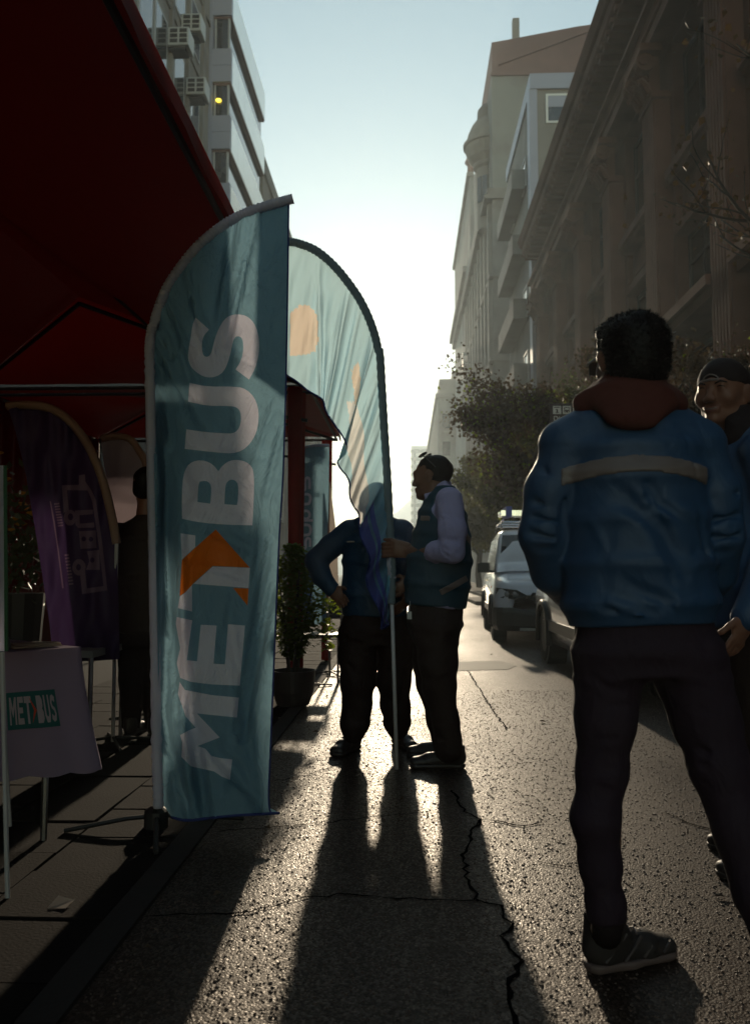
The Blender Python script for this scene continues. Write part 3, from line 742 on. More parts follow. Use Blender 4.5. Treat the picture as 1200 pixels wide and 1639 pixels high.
L_O1 = K2([(275,100),(472,322),(256,313),(145,414),(100,464),(65,488),(78,278),(160,202)]); L_O2 = K2([(375,440),(466,444),(460,545)])
L_E = K2([(48,610),(138,630),(106,862),(166,868),(188,655),(280,660),(262,882),(328,886),(347,652),(445,660),(415,1010),(250,1003),(130,988),(68,965),(48,880),(68,790),(42,650)])
L_M = K2([(65,988),(95,1035),(250,1065),(410,1080),(398,1196),(165,1172),(298,1312),(170,1362),(215,1378),(250,1420),(300,1432),(371,1440),(358,1560),(310,1540),(265,1510),(130,1480),(75,1425),(80,1340),(67,1298),(120,1270),(158,1255),(100,1190),(55,1060)])

def cloth_mesh(name, outline, prints, step, surf):
    """flat pattern cut along every printed outline, then laid onto surf(x, y); prints = [(polygon, holes, material index)]"""
    ol = dens(outline, step); cons = [ol]
    for P, H, mi in prints: cons += [dens(P, step * .8)] + [dens(h, step * .8) for h in H]
    V = []; E = []
    for c in cons:
        o = len(V); V += [Vector(p) for p in c]; E += [(o + i, o + (i + 1) % len(c)) for i in range(len(c))]
    nb = len(V); bx = np.array(outline); rr = random.Random(2)
    B = np.array([tuple(v) for v in V])
    for j, y in enumerate(np.arange(bx[:, 1].min(), bx[:, 1].max(), step * .87)):
        for x in np.arange(bx[:, 0].min(), bx[:, 0].max(), step):
            q = (x + (step / 2 if j % 2 else 0) + rr.uniform(-.2, .2), y + rr.uniform(-.2, .2))
            if poly_in(outline, q) and ((B[:, 0] - q[0]) ** 2 + (B[:, 1] - q[1]) ** 2).min() > (step * .45) ** 2: V.append(Vector(q))
    v, e, f, *_ = delaunay_2d_cdt(V, E, [], 0, 1e-4)
    fs = []; mi_ = []
    for t in f:
        c = (sum(v[i][0] for i in t) / len(t), sum(v[i][1] for i in t) / len(t))
        if not poly_in(outline, c): continue
        k = 0
        for P, H, mi in prints:
            if poly_in(P, c) and not any(poly_in(h, c) for h in H): k = mi
        a = [Vector(v[i]) for i in t]; cr = (a[1] - a[0]).cross(a[2] - a[0])
        fs.append(tuple(t) if cr < 0 else tuple(reversed(t))); mi_.append(k)
    me = bpy.data.meshes.new(name); me.from_pydata([tuple(surf(p[0], p[1])) for p in v], [], fs); me.polygons.foreach_set('material_index', mi_); me.update(); return me

# ------------------------------------------------------------------ the big feather flag
def crease(x, y, x0, y0, x1, y1, w, a):
    d = np.array([x1 - x0, y1 - y0], float); L = np.hypot(*d); d /= L; s = (x - x0) * d[0] + (y - y0) * d[1]; n_ = -(x - x0) * d[1] + (y - y0) * d[0]
    t = s / L
    if t < -.1 or t > 1.1: return 0.
    return a * math.exp(-(n_ / w) ** 2) * max(0, math.sin(math.pi * min(1, max(0, (t + .1) / 1.2)))) ** .5
CR1 = [(232, 520, 330, 690, 9, .018), (236, 560, 300, 780, 10, .022), (236, 590, 275, 820, 8, .018), (245, 500, 300, 610, 6, .012), (300, 440, 330, 560, 6, .010), (265, 470, 320, 620, 5, .010),
       (375, 345, 350, 520, 6, .014), (412, 340, 365, 540, 5, -.016), (392, 340, 380, 430, 9, -.012), (450, 690, 425, 790, 4, .012), (440, 640, 400, 760, 5, .008), (428, 880, 395, 1080, 5, .016), (432, 950, 390, 1170, 7, .018), (420, 820, 408, 920, 4, .009), (402, 1020, 380, 1160, 5, .012),
       (405, 870, 370, 850, 5, .008), (330, 850, 400, 880, 6, .007), (270, 640, 262, 1290, 12, .035), (288, 860, 300, 1240, 10, -.026), (252, 700, 252, 1290, 7, -.022), (275, 980, 330, 1310, 9, .020), (300, 1150, 420, 1290, 12, .014), (250, 1100, 300, 1300, 7, .02), (262, 820, 285, 1130, 6, .018), (310, 1120, 330, 1290, 9, .010),
       (350, 560, 420, 590, 10, .006), (300, 900, 390, 925, 5, .006), (292, 560, 345, 700, 8, .008), (305, 720, 420, 735, 6, .005), (370, 1000, 410, 1250, 10, .010)]
def surf1(x, y):
    w = 3.5 * sum(crease(x, y, *c) for c in CR1); tx = (x - 235) / 220
    w += .010 * math.sin(tx * 5 + y * .011) + .006 * math.sin(x * .12 + y * .02) * max(0, min(1, (y - 700) / 300)) - .05 * math.sin(min(1, max(0, tx)) * math.pi) * min(1, max(0, (y - 400) / 400))
    w += .0022 * math.sin(x * .31 + y * .09) + .0018 * math.sin(y * .23 - x * .11) + .0012 * math.sin(x * .5 - y * .33)
    return PX(x, y, 3.50 + w)
fl_left = [(462, 312), (440, 318), (400, 330), (370, 343), (340, 362), (310, 388), (285, 418), (262, 452), (248, 485), (238, 520), (233, 550), (233, 600), (237, 800), (241, 1000), (244, 1200), (247, 1293)]
fl_c = [tuple(p) for p in spline(fl_left, 90)]
inner = [(x + 11 * (1 if y > 520 else .75), y + (0 if y > 540 else 12 * (540 - y) / 228)) for x, y in fl_c]
f_bottom = [(262, 1288), (275, 1308), (300, 1313), (340, 1309), (380, 1305), (420, 1303), (447, 1301), (430, 1292)]
f_right = [(432, 1200), (436, 1100), (440, 1000), (446, 860), (452, 760), (457, 600), (460, 420), (461, 326)]
flag = thing('feather_flag', 'tall teal feather flag with white sideways lettering METBUS and an orange arrow', 'flag', tuple(G(250, 1325)))
outline1 = [(462, 325)] + inner[3:] + f_bottom + f_right
prints1 = [(smooth_poly(L_S), [], 1), (smooth_poly(L_U), [], 1), (smooth_poly(L_B), [smooth_poly(H_B1), smooth_poly(H_B2)], 1), (L_T1, [], 1), (L_T2, [], 1), (L_T3, [], 1), (L_O1, [], 2), (L_O2, [], 2), (L_E, [], 1), (L_M, [], 1)]
cl = obj('cloth', cloth_mesh('cloth', outline1, prints1, 5.0, surf1), [m_teal, m_let, m_orange], flag, smooth=True)
# gathered sleeve round the bent pole
sl = MB(); P = []; rs = []
for i, (x, y) in enumerate(spline(fl_left, 260)):
    q = PX(x + 7, y + (6 if y < 520 else 0), 3.50); P.append(q); rs.append(.021 + (.0022 * math.sin(i * 2.1) + .0016 * math.sin(i * 3.7)) * (1.0 if y < 640 or y > 1050 else .25))
sl.tube(P, rs, 10); obj('sleeve', sl, m_sleeve, flag, smooth=True)
ed = MB()
ed.tube([surf1(x + 1, y) for x, y in [tuple(p) for p in spline(f_right[::-1] + [(430, 1292), (447, 1302)], 60)]], .004, 6); ed.tube([surf1(x, y) for x, y in spline(f_bottom[1:7], 30)], .006, 6); obj('hem', ed, m_indigo, flag, smooth=True)
b0 = G(250, 1325); pl = MB(); pl.tube([b0 + V3(.0, 0, .02), PX(249, 1290, 3.5)], .011, 8); obj('pole', pl, m_blackmetal, flag)
cb = MB()
for a in (.3, 1.7, 3.4, 5.0): cb.tube([b0 + V3(0, 0, .05), b0 + V3(.12 * math.cos(a), .12 * math.sin(a), .045), b0 + V3(.36 * math.cos(a), .36 * math.sin(a), .012)], .010, 6)
cb.lathe(tuple(b0), [(.0, .0), (.05, .0), (.05, .07), (.02, .09), (0, .09)], 12); obj('cross_base', cb, m_blackmetal, flag)

# ------------------------------------------------------------------ the flag held by the man
arch = spline([(462, 385), (478, 388), (505, 399), (532, 421), (556, 449), (578, 482), (595, 520), (605, 560), (609, 620), (613, 690), (618, 770), (622, 850), (625, 905), (624, 960), (623, 1000)], 200)
hem2 = spline([(459, 600), (466, 605), (490, 622), (512, 637), (519, 648), (524, 660), (540, 690), (553, 722), (546, 744), (556, 775), (566, 808), (575, 832), (584, 880), (592, 925), (603, 980), (612, 1006), (622, 1001)], 200)
poly_white = [[(552, 640), (575, 640), (590, 800), (578, 840), (562, 800)]]
poly_org = [[(464, 500), (478, 486), (492, 486), (503, 496), (509, 515), (509, 545), (503, 560), (490, 566), (464, 568)], [(560, 590), (572, 575), (574, 640), (564, 650)]]
def flag2():
    ns, nt = 150, 110; V = np.zeros((ns, nt, 3)); XY = np.zeros((ns, nt, 2))
    for i in range(ns):
        s = i / (ns - 1); a = arch[min(199, int(s * 199))]; h = hem2[min(199, int(s * 199))]
        for j in range(nt):
            t = j / (nt - 1); x = a[0] + (h[0] - a[0]) * t; y = a[1] + (h[1] - a[1]) * t
            amp = (.012 + .055 * min(1, s * 1.3)) * (t ** .6) * (1 - .3 * t)
            ph = s * 46 + 1.8 * math.sin(s * 9) + t * .8; w = amp * (1.2 * math.sin(ph) + .5 * math.sin(s * 83 + 2)) + sum(.05 * min(1, t * 2.5) * math.exp(-((s - s0 - .03 * t * math.sin(9 * s0)) / .009) ** 2) for s0 in (.16, .30, .36, .47, .55, .63, .71, .78, .86, .93)) + .004 * math.sin(x * .3 + y * .1)
            x0_ = x; x += (4.5 + 2.5 * math.sin(s * 17)) * t ** .7 * math.cos(ph + .5) * min(1, s * 2) * (1 if .04 < s < .96 else 0)
            V[i, j] = PX(x, y, 4.66 + w - .05 * t * s); XY[i, j] = x0_, y
    me = MB().grid(V).mesh('cloth'); mi = []
    for i in range(ns - 1):
        for j in range(nt - 1):
            q = XY[i, j]; k = 0
            if any(poly_in(p, q) for p in poly_white): k = 1
            if any(poly_in(p, q) for p in poly_org): k = 2
            if i > .70 * ns and j > .45 * nt and not (.60 * nt < j < .70 * nt): k = 3  # violet colour on the lower cloth towards the pole, one band left out
            mi.append(k)
    me.polygons.foreach_set('material_index', mi)
    t = thing('feather_flag', 'backlit teal feather flag gathered on a pole held by the man in the vest', 'flag', tuple(G(635, 1232)))
    m2 = fabric('sheer_teal_cloth', (.14, .27, .36), .93, (.62, .90, 1.0)); m3 = fabric('sheer_white_print', (.5, .46, .62), .93, (1, 1, .96)); m4 = fabric('sheer_orange_print', (.6, .3, .12), .93, (1, .86, .72)); m5 = fabric('sheer_violet_cloth', (.13, .14, .42), .7, (.38, .42, .85))
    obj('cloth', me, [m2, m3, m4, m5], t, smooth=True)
    s_ = MB(); P = [PX(x + (0 if y < 560 else 2), y + (2 if y < 560 else 0), 4.66) for x, y in arch[:188]]; s_.tube(P, [.024 + .002 * math.sin(i * 1.9) for i in range(len(P))], 10); obj('sleeve', s_, fabric('grey_sleeve', (.22, .27, .30), .3), t, smooth=True)
    lo = G(635, 1232); p = MB(); p.tube([PX(625, 900, 4.66), lo + V3(0, 0, .002)], .011, 10); obj('pole', p, m_pole, t, smooth=True)
    c = MB(); c.tube([PX(624.2, 885, 4.66), PX(625.2, 925, 4.66)], [.022, .024], 10); c.tube([PX(630, 925, 4.64), PX(634, 924, 4.64)], .006, 6); obj('elastic_cuff', c, m_sleeve, t, smooth=True)
    h = MB(); h.tube([V[i, -1] for i in range(0, ns, 2)], .005, 6); obj('hem', h, m_indigo, t, smooth=True)
flag2()

# ------------------------------------------------------------------ red gazebos along the kerb
def gazebo(Y0, Y1, lab, legs):
    X1, X0, ze, zr = -.80, -3.8, 2.72, 3.0; t = thing('red_gazebo', lab, 'canopy tent', (X1, Y0, 0), 'red gazebos along the kerb')
    xm = (X0 + X1) / 2; a, b = Y0 + 1.5, Y1 - 1.5; n = 14
    def panel(A, B, C, D):                                            # slightly sagging panel, eave A-B, ridge D-C
        g_ = np.zeros((n + 1, n + 1, 3)); A, B, C, D = (np.array(q, float) for q in (A, B, C, D))
        for i in range(n + 1):
            for j in range(n + 1):
                u, v = i / n, j / n; g_[i, j] = (A * (1 - u) + B * u) * (1 - v) + (D * (1 - u) + C * u) * v; g_[i, j, 2] -= .09 * math.sin(math.pi * u) * math.sin(math.pi * v) + .004 * math.sin(u * 40) * (1 - v)
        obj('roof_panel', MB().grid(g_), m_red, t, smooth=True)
    panel((X1, Y0, ze), (X1, Y1, ze), (xm, b, zr), (xm, a, zr)); panel((X0, Y1, ze), (X0, Y0, ze), (xm, a, zr), (xm, b, zr))
    panel((X0, Y0, ze), (X1, Y0, ze), (xm, a, zr), (xm, a + .01, zr)); panel((X1, Y1, ze), (X0, Y1, ze), (xm, b, zr), (xm, b - .01, zr))
    for (p, q) in (((X1, Y0), (X1, Y1)), ((X0, Y0), (X0, Y1))):
        g_ = np.zeros((41, 3, 3))
        for i in range(41):
            for j in range(3): g_[i, j] = (p[0] + (.003 * math.sin(i * 1.3)) * j + .005, p[1] + (q[1] - p[1]) * i / 40, ze - .04 * j + .01)
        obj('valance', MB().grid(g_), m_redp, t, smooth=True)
    fr = MB()
    for p, q in (((X1 - .04, Y0 + .04, ze - .05), (X1 - .04, Y1 - .04, ze - .05)), ((X0 + .04, Y0 + .04, ze - .05), (X0 + .04, Y1 - .04, ze - .05)), ((X0 + .04, Y1 - .05, ze - .05), (X1 - .04, Y1 - .05, ze - .05)), ((X0 + .04, Y0 + .05, ze - .05), (X1 - .04, Y0 + .05, ze - .05)),
                 ((X1 - .05, Y1 - .05, ze - .35), (xm, Y1 - .05, ze - .1)), ((xm, a, zr - .05), (X1 - .05, Y0 + .05, ze - .05)), ((xm, b, zr - .05), (X1 - .05, Y1 - .05, ze - .05)), ((xm, b, zr - .05), (X0, Y1 - .05, ze - .05)), ((xm, (Y0 + Y1) / 2, ze - .3), (xm, (Y0 + Y1) / 2, zr - .06))): fr.tube([p, q], .016, 6)
    obj('frame', fr, m_blackmetal, t)
    for x, y in ((X1 - .16, Y0 + .04), (X1 - .16, Y1 - .04), (X0 + .04, Y0 + .04), (X0 + .04, Y1 - .04)):
        if x > -1 and y < 5: continue
        if legs and x > -1:
            b_ = MB(); r = random.Random(4); pr = [(.055 + .012 * math.sin(k * 2.2), z) for k, z in enumerate(np.linspace(.02, ze - .05, 3))]; P = []
            for i in range(16):
                for j in range(3): pass
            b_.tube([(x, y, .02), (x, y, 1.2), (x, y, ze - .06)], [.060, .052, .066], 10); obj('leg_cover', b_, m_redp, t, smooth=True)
        obj('leg', MB().box((x - .02, y - .02, 0), (x + .02, y + .02, ze - .05)), m_blackmetal, t)
    g_ = np.zeros((61, 3, 3))
    for i in range(61):
        for j in range(3): g_[i, j] = (X0 + .05 + .03 * math.sin(i * 1.1), Y0 + .1 + (Y1 - Y0 - .2) * i / 60, .05 + (ze - .1) * j / 2)
    obj('back_curtain', MB().grid(g_), m_red, t, smooth=True)
gazebo(1.25, 7.25, 'near red gazebo overhead with its wide canvas roof filling the upper left', True)
gazebo(-4.9, 1.1, 'unseen red gazebo added beside and behind the camera to shade the stall', False)  # extra gazebo out of view, added to darken the stall and paving
gazebo(7.4, 10.2, 'second red gazebo farther down the kerb behind the backlit flag', True)
tb = MB(); tb.tube([PX(-20, 292, 4.3), PX(118, 415, 5.1), PX(240, 525, 5.9)], .012, 6); tag(obj('cable', tb, m_blackmetal), 'black cable slung diagonally beneath the red canopy', 'cable')

# ------------------------------------------------------------------ smaller feather flags under the canopy
def feather(name_label, left, right, Yd, mats, prints, pole_foot, cat='flag', sleeve_pts=None, wr=.01, seed=0, sl_r=.02, step=6):
    t = thing('feather_flag', name_label, cat, pole_foot)
    def s(x, y):
        u = x * .09 + y * .012; return PX(x, y, Yd + wr * (math.sin(u + seed) + .5 * math.sin(u * 2.3 + 1) + .3 * math.sin(x * .25 - y * .05)))
    obj('cloth', cloth_mesh('cloth', left + right, prints, step, s), mats[:-1], t, smooth=True)
    sp = MB(); sp.tube([PX(x, y, Yd - .005) for x, y in spline(sleeve_pts, 60)], sl_r, 8); obj('sleeve', sp, mats[-1], t, smooth=True)
    e = PX(*sleeve_pts[-1], Yd); p = MB(); p.tube([e, pole_foot], .012, 8); obj('pole', p, m_pole, t)
    b = MB()
    for a in (.4, 2.0, 3.5, 5.2): b.tube([np.array(pole_foot) + V3(0, 0, .04), np.array(pole_foot) + V3(.3 * math.cos(a), .3 * math.sin(a), .01)], .01, 6)
    obj('cross_base', b, m_blackmetal, t)
# mirrored operator mark on the purple flag, seen from its back: letters R B U in a bracket frame with two rings
def q4(cx, cy, w, h, sh=0.): return [(cx - w / 2, cy - h / 2 - sh), (cx + w / 2, cy - h / 2 + sh), (cx + w / 2, cy + h / 2 + sh), (cx - w / 2, cy + h / 2 - sh)]
Z = lambda L: [(0 + x / 3.9033, 580 + y / 3.9033) for x, y in L]
ringo = lambda cx, cy, a, b, n=14: [(cx + a * math.cos(2 * math.pi * i / n), cy + b * math.sin(2 * math.pi * i / n)) for i in range(n)]
pr3 = [(Z([(495, 705), (532, 700), (535, 745), (572, 800), (600, 860), (640, 1130), (672, 1425), (515, 1448), (500, 1310), (532, 1300), (545, 1412), (648, 1398), (618, 1140), (578, 870), (550, 800), (420, 798), (432, 930), (400, 940), (388, 768), (495, 765)]), [], 1),
       (Z(ringo(440, 970, 40, 50)), [Z(ringo(442, 965, 16, 22))], 1), (Z(ringo(495, 1280, 42, 52)), [Z(ringo(492, 1280, 15, 20))], 1),
       (Z([(470, 925), (582, 920), (582, 948), (498, 955), (500, 1008), (590, 1000), (592, 1032), (490, 1035), (474, 1015)]), [], 1),
       (Z([(495, 1055), (600, 1050), (605, 1160), (505, 1165)]), [Z(ringo(525, 1103, 15, 16, 8)), Z(ringo(570, 1105, 15, 16, 8))], 1), (Z([(545, 1180), (622, 1172), (625, 1296), (540, 1296), (560, 1240)]), [Z(ringo(578, 1235, 14, 18, 8))], 1),
       (Z([(312, 868), (320, 868), (345, 1000), (370, 1180), (400, 1410), (390, 1412), (362, 1180), (335, 1000)]), [], 1)]
for k in range(9): y = 880 + k * 17; pr3.append((Z([(340 + k * 3.0, y), (372 + k * 3.0, y - 3), (373 + k * 3, y + 7), (341 + k * 3, y + 10)]), [], 1))
for k in range(10): y = 1200 + k * 20; pr3.append((Z([(405 + k * 3.0, y), (432 + k * 3.0, y - 3), (433 + k * 3, y + 8), (406 + k * 3, y + 11)]), [], 1))
arc3 = [(12, 650), (40, 648), (75, 652), (105, 668), (132, 698), (152, 735), (168, 780), (180, 830), (187, 870)]
feather('dark purple feather flag with a mirrored pink emblem standing beside the table', [(14, 655)] + [tuple(p) for p in spline(arc3[1:], 30)], [(190, 960), (192, 1055), (150, 1058), (86, 1060), (80, 1000), (62, 880), (42, 760), (25, 690)], 5.1,
        [m_purple, m_mauve, m_tan], pr3, tuple(G(181, 1190)), sleeve_pts=arc3, wr=.02, seed=1, sl_r=.028, step=5)
arc4 = [(163, 702), (185, 698), (208, 703), (222, 720), (234, 745), (240, 800), (243, 900)]
feather('pale plain feather flag in the shade between purple flag and standing person', [(162, 704)] + [tuple(p) for p in spline(arc4[1:], 20)], [(243, 1010), (205, 1012), (188, 900), (176, 800), (166, 740)], 6.0, [m_palef, m_tan], [], tuple(G(244, 1150)), sleeve_pts=arc4, wr=.012, seed=3, sl_r=.026, step=8)
# teal flag with the word subus farther down the row
W = lambda L: [(420 + x / 5.4545, 560 + y / 5.4545) for x, y in L]
def band(path, w):
    P = spline(path, len(path) * 4); a = []; b = []
    for i, p in enumerate(P):
        d = unit(P[min(i + 1, len(P) - 1)] - P[max(i - 1, 0)]); nn = np.array([-d[1], d[0]]) * w / 2; a.append(tuple(p + nn)); b.append(tuple(p - nn))
    return a + b[::-1]
pr5 = [(W(band([(338, 1130), (338, 1200), (350, 1225), (372, 1215), (372, 1150), (385, 1118), (408, 1125), (412, 1170), (410, 1215)], 24)), [], 1),
       (W(band([(335, 1262), (400, 1262), (418, 1290), (412, 1330), (395, 1345), (335, 1348)], 24)), [], 1),
       (W(ringo(378, 1440, 46, 48)), [W(ringo(380, 1440, 22, 24))], 1), (W([(335, 1478), (440, 1478), (440, 1500), (335, 1500)]), [], 1), (W(band([(340, 1530), (400, 1530), (420, 1560), (415, 1600), (395, 1615), (340, 1618)], 24)), [], 1),
       (W(band([(342, 1650), (342, 1710), (356, 1735), (376, 1725), (378, 1670), (392, 1645), (414, 1655), (416, 1720)], 22)), [], 1)]
arc5 = [(478, 722), (490, 716), (508, 713), (527, 713)]
feather('narrow teal flag with pale sideways lettering standing in front of the second red gazebo', [(477, 724)] + [tuple(p) for p in spline(arc5[1:], 12)], [(526, 800), (523, 900), (522, 1000), (484, 1000), (482, 850)], 7.6, [m_teal, m_let, m_sleeve], pr5, tuple(G(482, 1100)), sleeve_pts=arc5[::-1] + [(479, 800), (482, 990)], wr=.012, seed=2, sl_r=.014, step=5)
feather('beige narrow banner edge beyond the teal flag', [(528, 770)], [(540, 868), (542, 960), (526, 962), (525, 860)], 8.4, [m_beige, m_tan], [], tuple(G(528, 1080)), sleeve_pts=[(527, 772), (526, 860), (525, 960)], wr=.01, sl_r=.008, step=5)

# ------------------------------------------------------------------ table with printed cloth
def table():
    C0 = PX(128, 1037, 3.4); e = unit(V3(-.62, -.79, 0)); d = unit(V3(-.79, .62, 0)); zt = C0[2]
    t = thing('folding_table', 'folding table under a lilac cloth printed METBUS', 'table', tuple(C0 * V3(1, 1, 0)))
    L, Wd = 1.5, .65
    obj('tabletop', MB().prism([(0.012, 0.012), (L - .012, .012), (L - .012, Wd - .012), (.012, Wd - .012)], C0 - V3(0, 0, .035), e, d, (0, 0, .03)), m_plastic, t)
    for a, b in ((.1, .06), (L - .1, .06), (.1, Wd - .06), (L - .1, Wd - .06)): p = C0 + e * a + d * b; obj('leg', MB().tube([p - V3(0, 0, .04), V3(p[0], p[1], 0)], .014, 8), m_steel, t)
    # cloth: top plus a skirt with soft drape and a scalloped hem
    nu = 120; per = [C0 + e * x for x in np.linspace(L, 0, 70)] + [C0 + d * x for x in np.linspace(.01, Wd, 50)]
    out = [-d if i < 70 else -e for i in range(len(per))]; g_ = np.zeros((len(per), 12, 3)); 
    for i, (p, o) in enumerate(zip(per, out)):
        dc = abs(i - 69.5) / 18; cor = math.exp(-dc * dc); o2 = unit(o + (-d - e) * cor * 1.2)
        for j in range(12):
            v = j / 11; fl = (.02 + .085 * cor) * v ** 1.3 + .012 * v * math.sin(i * .32) + .006 * v * math.sin(i * .85 + 1)
            z = zt - v * (.465 + .015 * math.sin(i * .1) + (.012 * abs(math.sin(i * .55)) if j == 11 else 0)) ; g_[i, j] = p + o2 * (.006 + fl); g_[i, j, 2] = z + (.004 if j == 0 else 0)
    m = MB(); m.grid(g_)
    m.add([C0 + V3(0, 0, .004) - d * .004, C0 + e * L + V3(0, 0, .004) - d * .004, C0 + e * L + d * Wd + V3(0, 0, .004), C0 + d * Wd + V3(0, 0, .004)], [(0, 3, 2, 1)])
    cl_ = obj('tablecloth', m, m_cloth, None, smooth=False); tag(cl_, 'lilac tablecloth with scalloped hem and METBUS print draped over the folding table', 'tablecloth')
    me = cl_.data; me.polygons.foreach_set('use_smooth', [True] * len(me.polygons))
    # print
    def on(u, v, lift=.004):                                            # u along the front edge from the corner, v down
        i = min(69, max(0, (69 - u / L * 69))); i0 = int(i); f = i - i0; j = min(10.99, max(0, v / .465 * 11)); j0 = int(j); h = j - j0
        a = g_[i0] * (1 - f) + g_[min(i0 + 1, 69)] * f; return a[j0] * (1 - h) + a[j0 + 1] * h - d * lift
    r = MB(); u0, u1, v0, v1 = .135, .315, .150, .290; n_ = 10
    r.grid([[on(u, v, .0035) for v in np.linspace(v0, v1, 5)] for u in np.linspace(u1, u0, n_)]); o = obj('logo_patch', r, m_tealprint, cl_)
    S = {'M': [[(0, 0), (0, 1), (.25, 1), (.5, .6), (.75, 1), (1, 1), (1, 0), (.78, 0), (.78, .62), (.5, .25), (.22, .62), (.22, 0)]], 'E': [[(0, 0), (0, 1), (1, 1), (1, .78), (.3, .78), (.3, .61), (.9, .61), (.9, .4), (.3, .4), (.3, .22), (1, .22), (1, 0)]],
         'T': [[(.36, 0), (.36, .76), (0, .76), (0, 1), (1, 1), (1, .76), (.64, .76), (.64, 0)]], 'B': [[(0, 0), (0, 1), (.7, 1), (.95, .85), (.95, .62), (.8, .52), (1, .4), (1, .15), (.75, 0)]], 'U': [[(0, 1), (.28, 1), (.28, .3), (.4, .22), (.6, .22), (.72, .3), (.72, 1), (1, 1), (1, .25), (.75, 0), (.25, 0), (0, .25)]],
         'S': [[(0, .1), (.1, .3), (.5, .2), (.7, .28), (.6, .4), (.2, .5), (0, .72), (.2, .95), (.6, 1), (.95, .9), (.85, .7), (.5, .8), (.32, .72), (.42, .6), (.85, .5), (1, .28), (.8, .05), (.4, 0)]]}
    for (ch, a, b, mm, sx) in (('M', .306, .281, m_inkwhite, 0), ('E', .277, .257, m_inkwhite, 0), ('T', .254, .231, m_inkwhite, 0), ('B', .214, .192, m_inkwhite, 0), ('U', .188, .167, m_inkwhite, 0), ('S', .163, .143, m_inkwhite, 0)):
        for P in S[ch]:
            q = [on(a + (b - a) * x, .272 - .104 * y, .006) for x, y in P]; obj('letter', MB().add(q, [tuple(range(len(q)))]), mm, cl_)
    q = [on(u, v, .0065) for u, v in ((.237, .170), (.215, .222), (.233, .272), (.224, .222))]; obj('arrow', MB().add(q, [(0, 1, 3), (1, 2, 3)]), m_inkred, cl_)
    # things on the table
    P = C0 + e * .33 + d * .12
    s = Sdf(P + V3(-.2, -.2, -.02), P + V3(.2, .2, .16), .006); s.ell(P + V3(0, 0, .01), (.09, .105, .10)); s.seg(P + V3(.03, -.07, .015), P + V3(.06, -.13, .008), (.075, .012), (.07, .008), U=e, k=.015); s.cut(P + V3(0, 0, .006), (0, 0, -1))
    c = obj('cap', s.mesh('cap'), M('grey_cap', (.10, .12, .13), .8, .15, 20, .3, 300), smooth=True); tag(c, 'grey baseball cap lying on the lilac tablecloth', 'cap')
    pp = MB(); pp.obox(C0 + e * .15 + d * .10 + V3(0, 0, .012), e, d, V3(0, 0, 1), (.10, .05, .003)); pp.obox(C0 + e * .12 + d * .13 + V3(0, 0, .018), unit(e + .3 * d), unit(d - .3 * e), V3(0, 0, 1), (.09, .04, .003)); tag(obj('leaflets', pp, m_beige), 'small pile of leaflets at the corner of the lilac table', 'leaflets', None)
    pot = C0 + e * .50 + d * .42; t2 = thing('flower_pot', 'pot of red flowers on the lilac table', 'flowers', tuple(pot)); b = MB(); b.lathe(tuple(pot), [(0, .006), (.07, .006), (.09, .13), (.08, .13), (.0, .11)], 14); obj('pot', b, m_blackmetal, t2)
    r = random.Random(9); fl = MB(); lf = MB()
    for k in range(70):
        c_ = pot + V3(r.gauss(0, .09), r.gauss(0, .08), .23 + r.gauss(0, .035)); fl.lathe(tuple(c_), [(0, -.008), (.022, .004), (.012, .010), (0, .006)], 6)
    for k in range(200):
        c_ = pot + V3(r.gauss(0, .08), r.gauss(0, .08), .17 + r.gauss(0, .05)); a = unit([r.gauss(0, 1) for _ in range(3)]); b_ = unit(np.cross(a, [r.gauss(0, 1) for _ in range(3)])); lf.add([c_, c_ + a * .02 + b_ * .012, c_ + a * .05, c_ + a * .02 - b_ * .012], [(0, 1, 2, 3)])
    obj('blossoms', fl, M('red_petals', (.6, .03, .01), .6, .3), t2, kind='stuff'); obj('leaves', lf, M('dark_leaf', (.05, .06, .02), .5, .3), t2, kind='stuff')
table()
# second table behind
b0 = PX(165, 1060, 5.2) * V3(1, 1, 0); t = thing('folding_table', 'bare folding table standing behind the purple flag in the shade', 'table', tuple(b0))
obj('tabletop', MB().box(tuple(b0 + V3(-1.2, -.3, .56)), tuple(b0 + V3(.05, .35, .6))), m_plastic, t)
for x, y in ((-1.1, -.25), (.02, -.25), (-1.1, .3), (.02, .3)): obj('leg', MB().tube([b0 + V3(x, y, .56), b0 + V3(x, y, 0)], .014, 6), m_steel, t)
# yellow flowers behind purple flag
c0 = PX(30, 930, 6.4); t = thing('flower_bucket', 'tall dark bucket of yellow flowers deep under the canopy', 'flowers', (c0[0], c0[1], 0)); b = MB(); b.lathe((c0[0], c0[1], 0), [(0, 0), (.14, 0), (.2, .9), (.17, .9), (0, .8)], 14); obj('bucket', b, m_blackmetal, t)
r = random.Random(19); fl = MB(); lf = MB()
for k in range(40): c_ = V3(c0[0], c0[1], 1.6) + V3(r.gauss(0, .15), r.gauss(0, .12), r.gauss(0, .16)); fl.lathe(tuple(c_), [(0, -.01), (.035, .006), (.02, .015), (0, .01)], 6)
for k in range(420): c_ = V3(c0[0], c0[1], 1.3) + V3(r.gauss(0, .14), r.gauss(0, .12), r.gauss(0, .24)); a = unit([r.gauss(0, 1) for _ in range(3)]); b_ = unit(np.cross(a, [r.gauss(0, 1) for _ in range(3)])); lf.add([c_, c_ + a * .04 + b_ * .02, c_ + a * .09, c_ + a * .04 - b_ * .02], [(0, 1, 2, 3)])
obj('blossoms', fl, M('yellow_petals', (.7, .32, .02), .6, .2), t, kind='stuff'); obj('leaves', lf, M('bucket_leaf', (.06, .07, .03), .5, .3), t, kind='stuff')
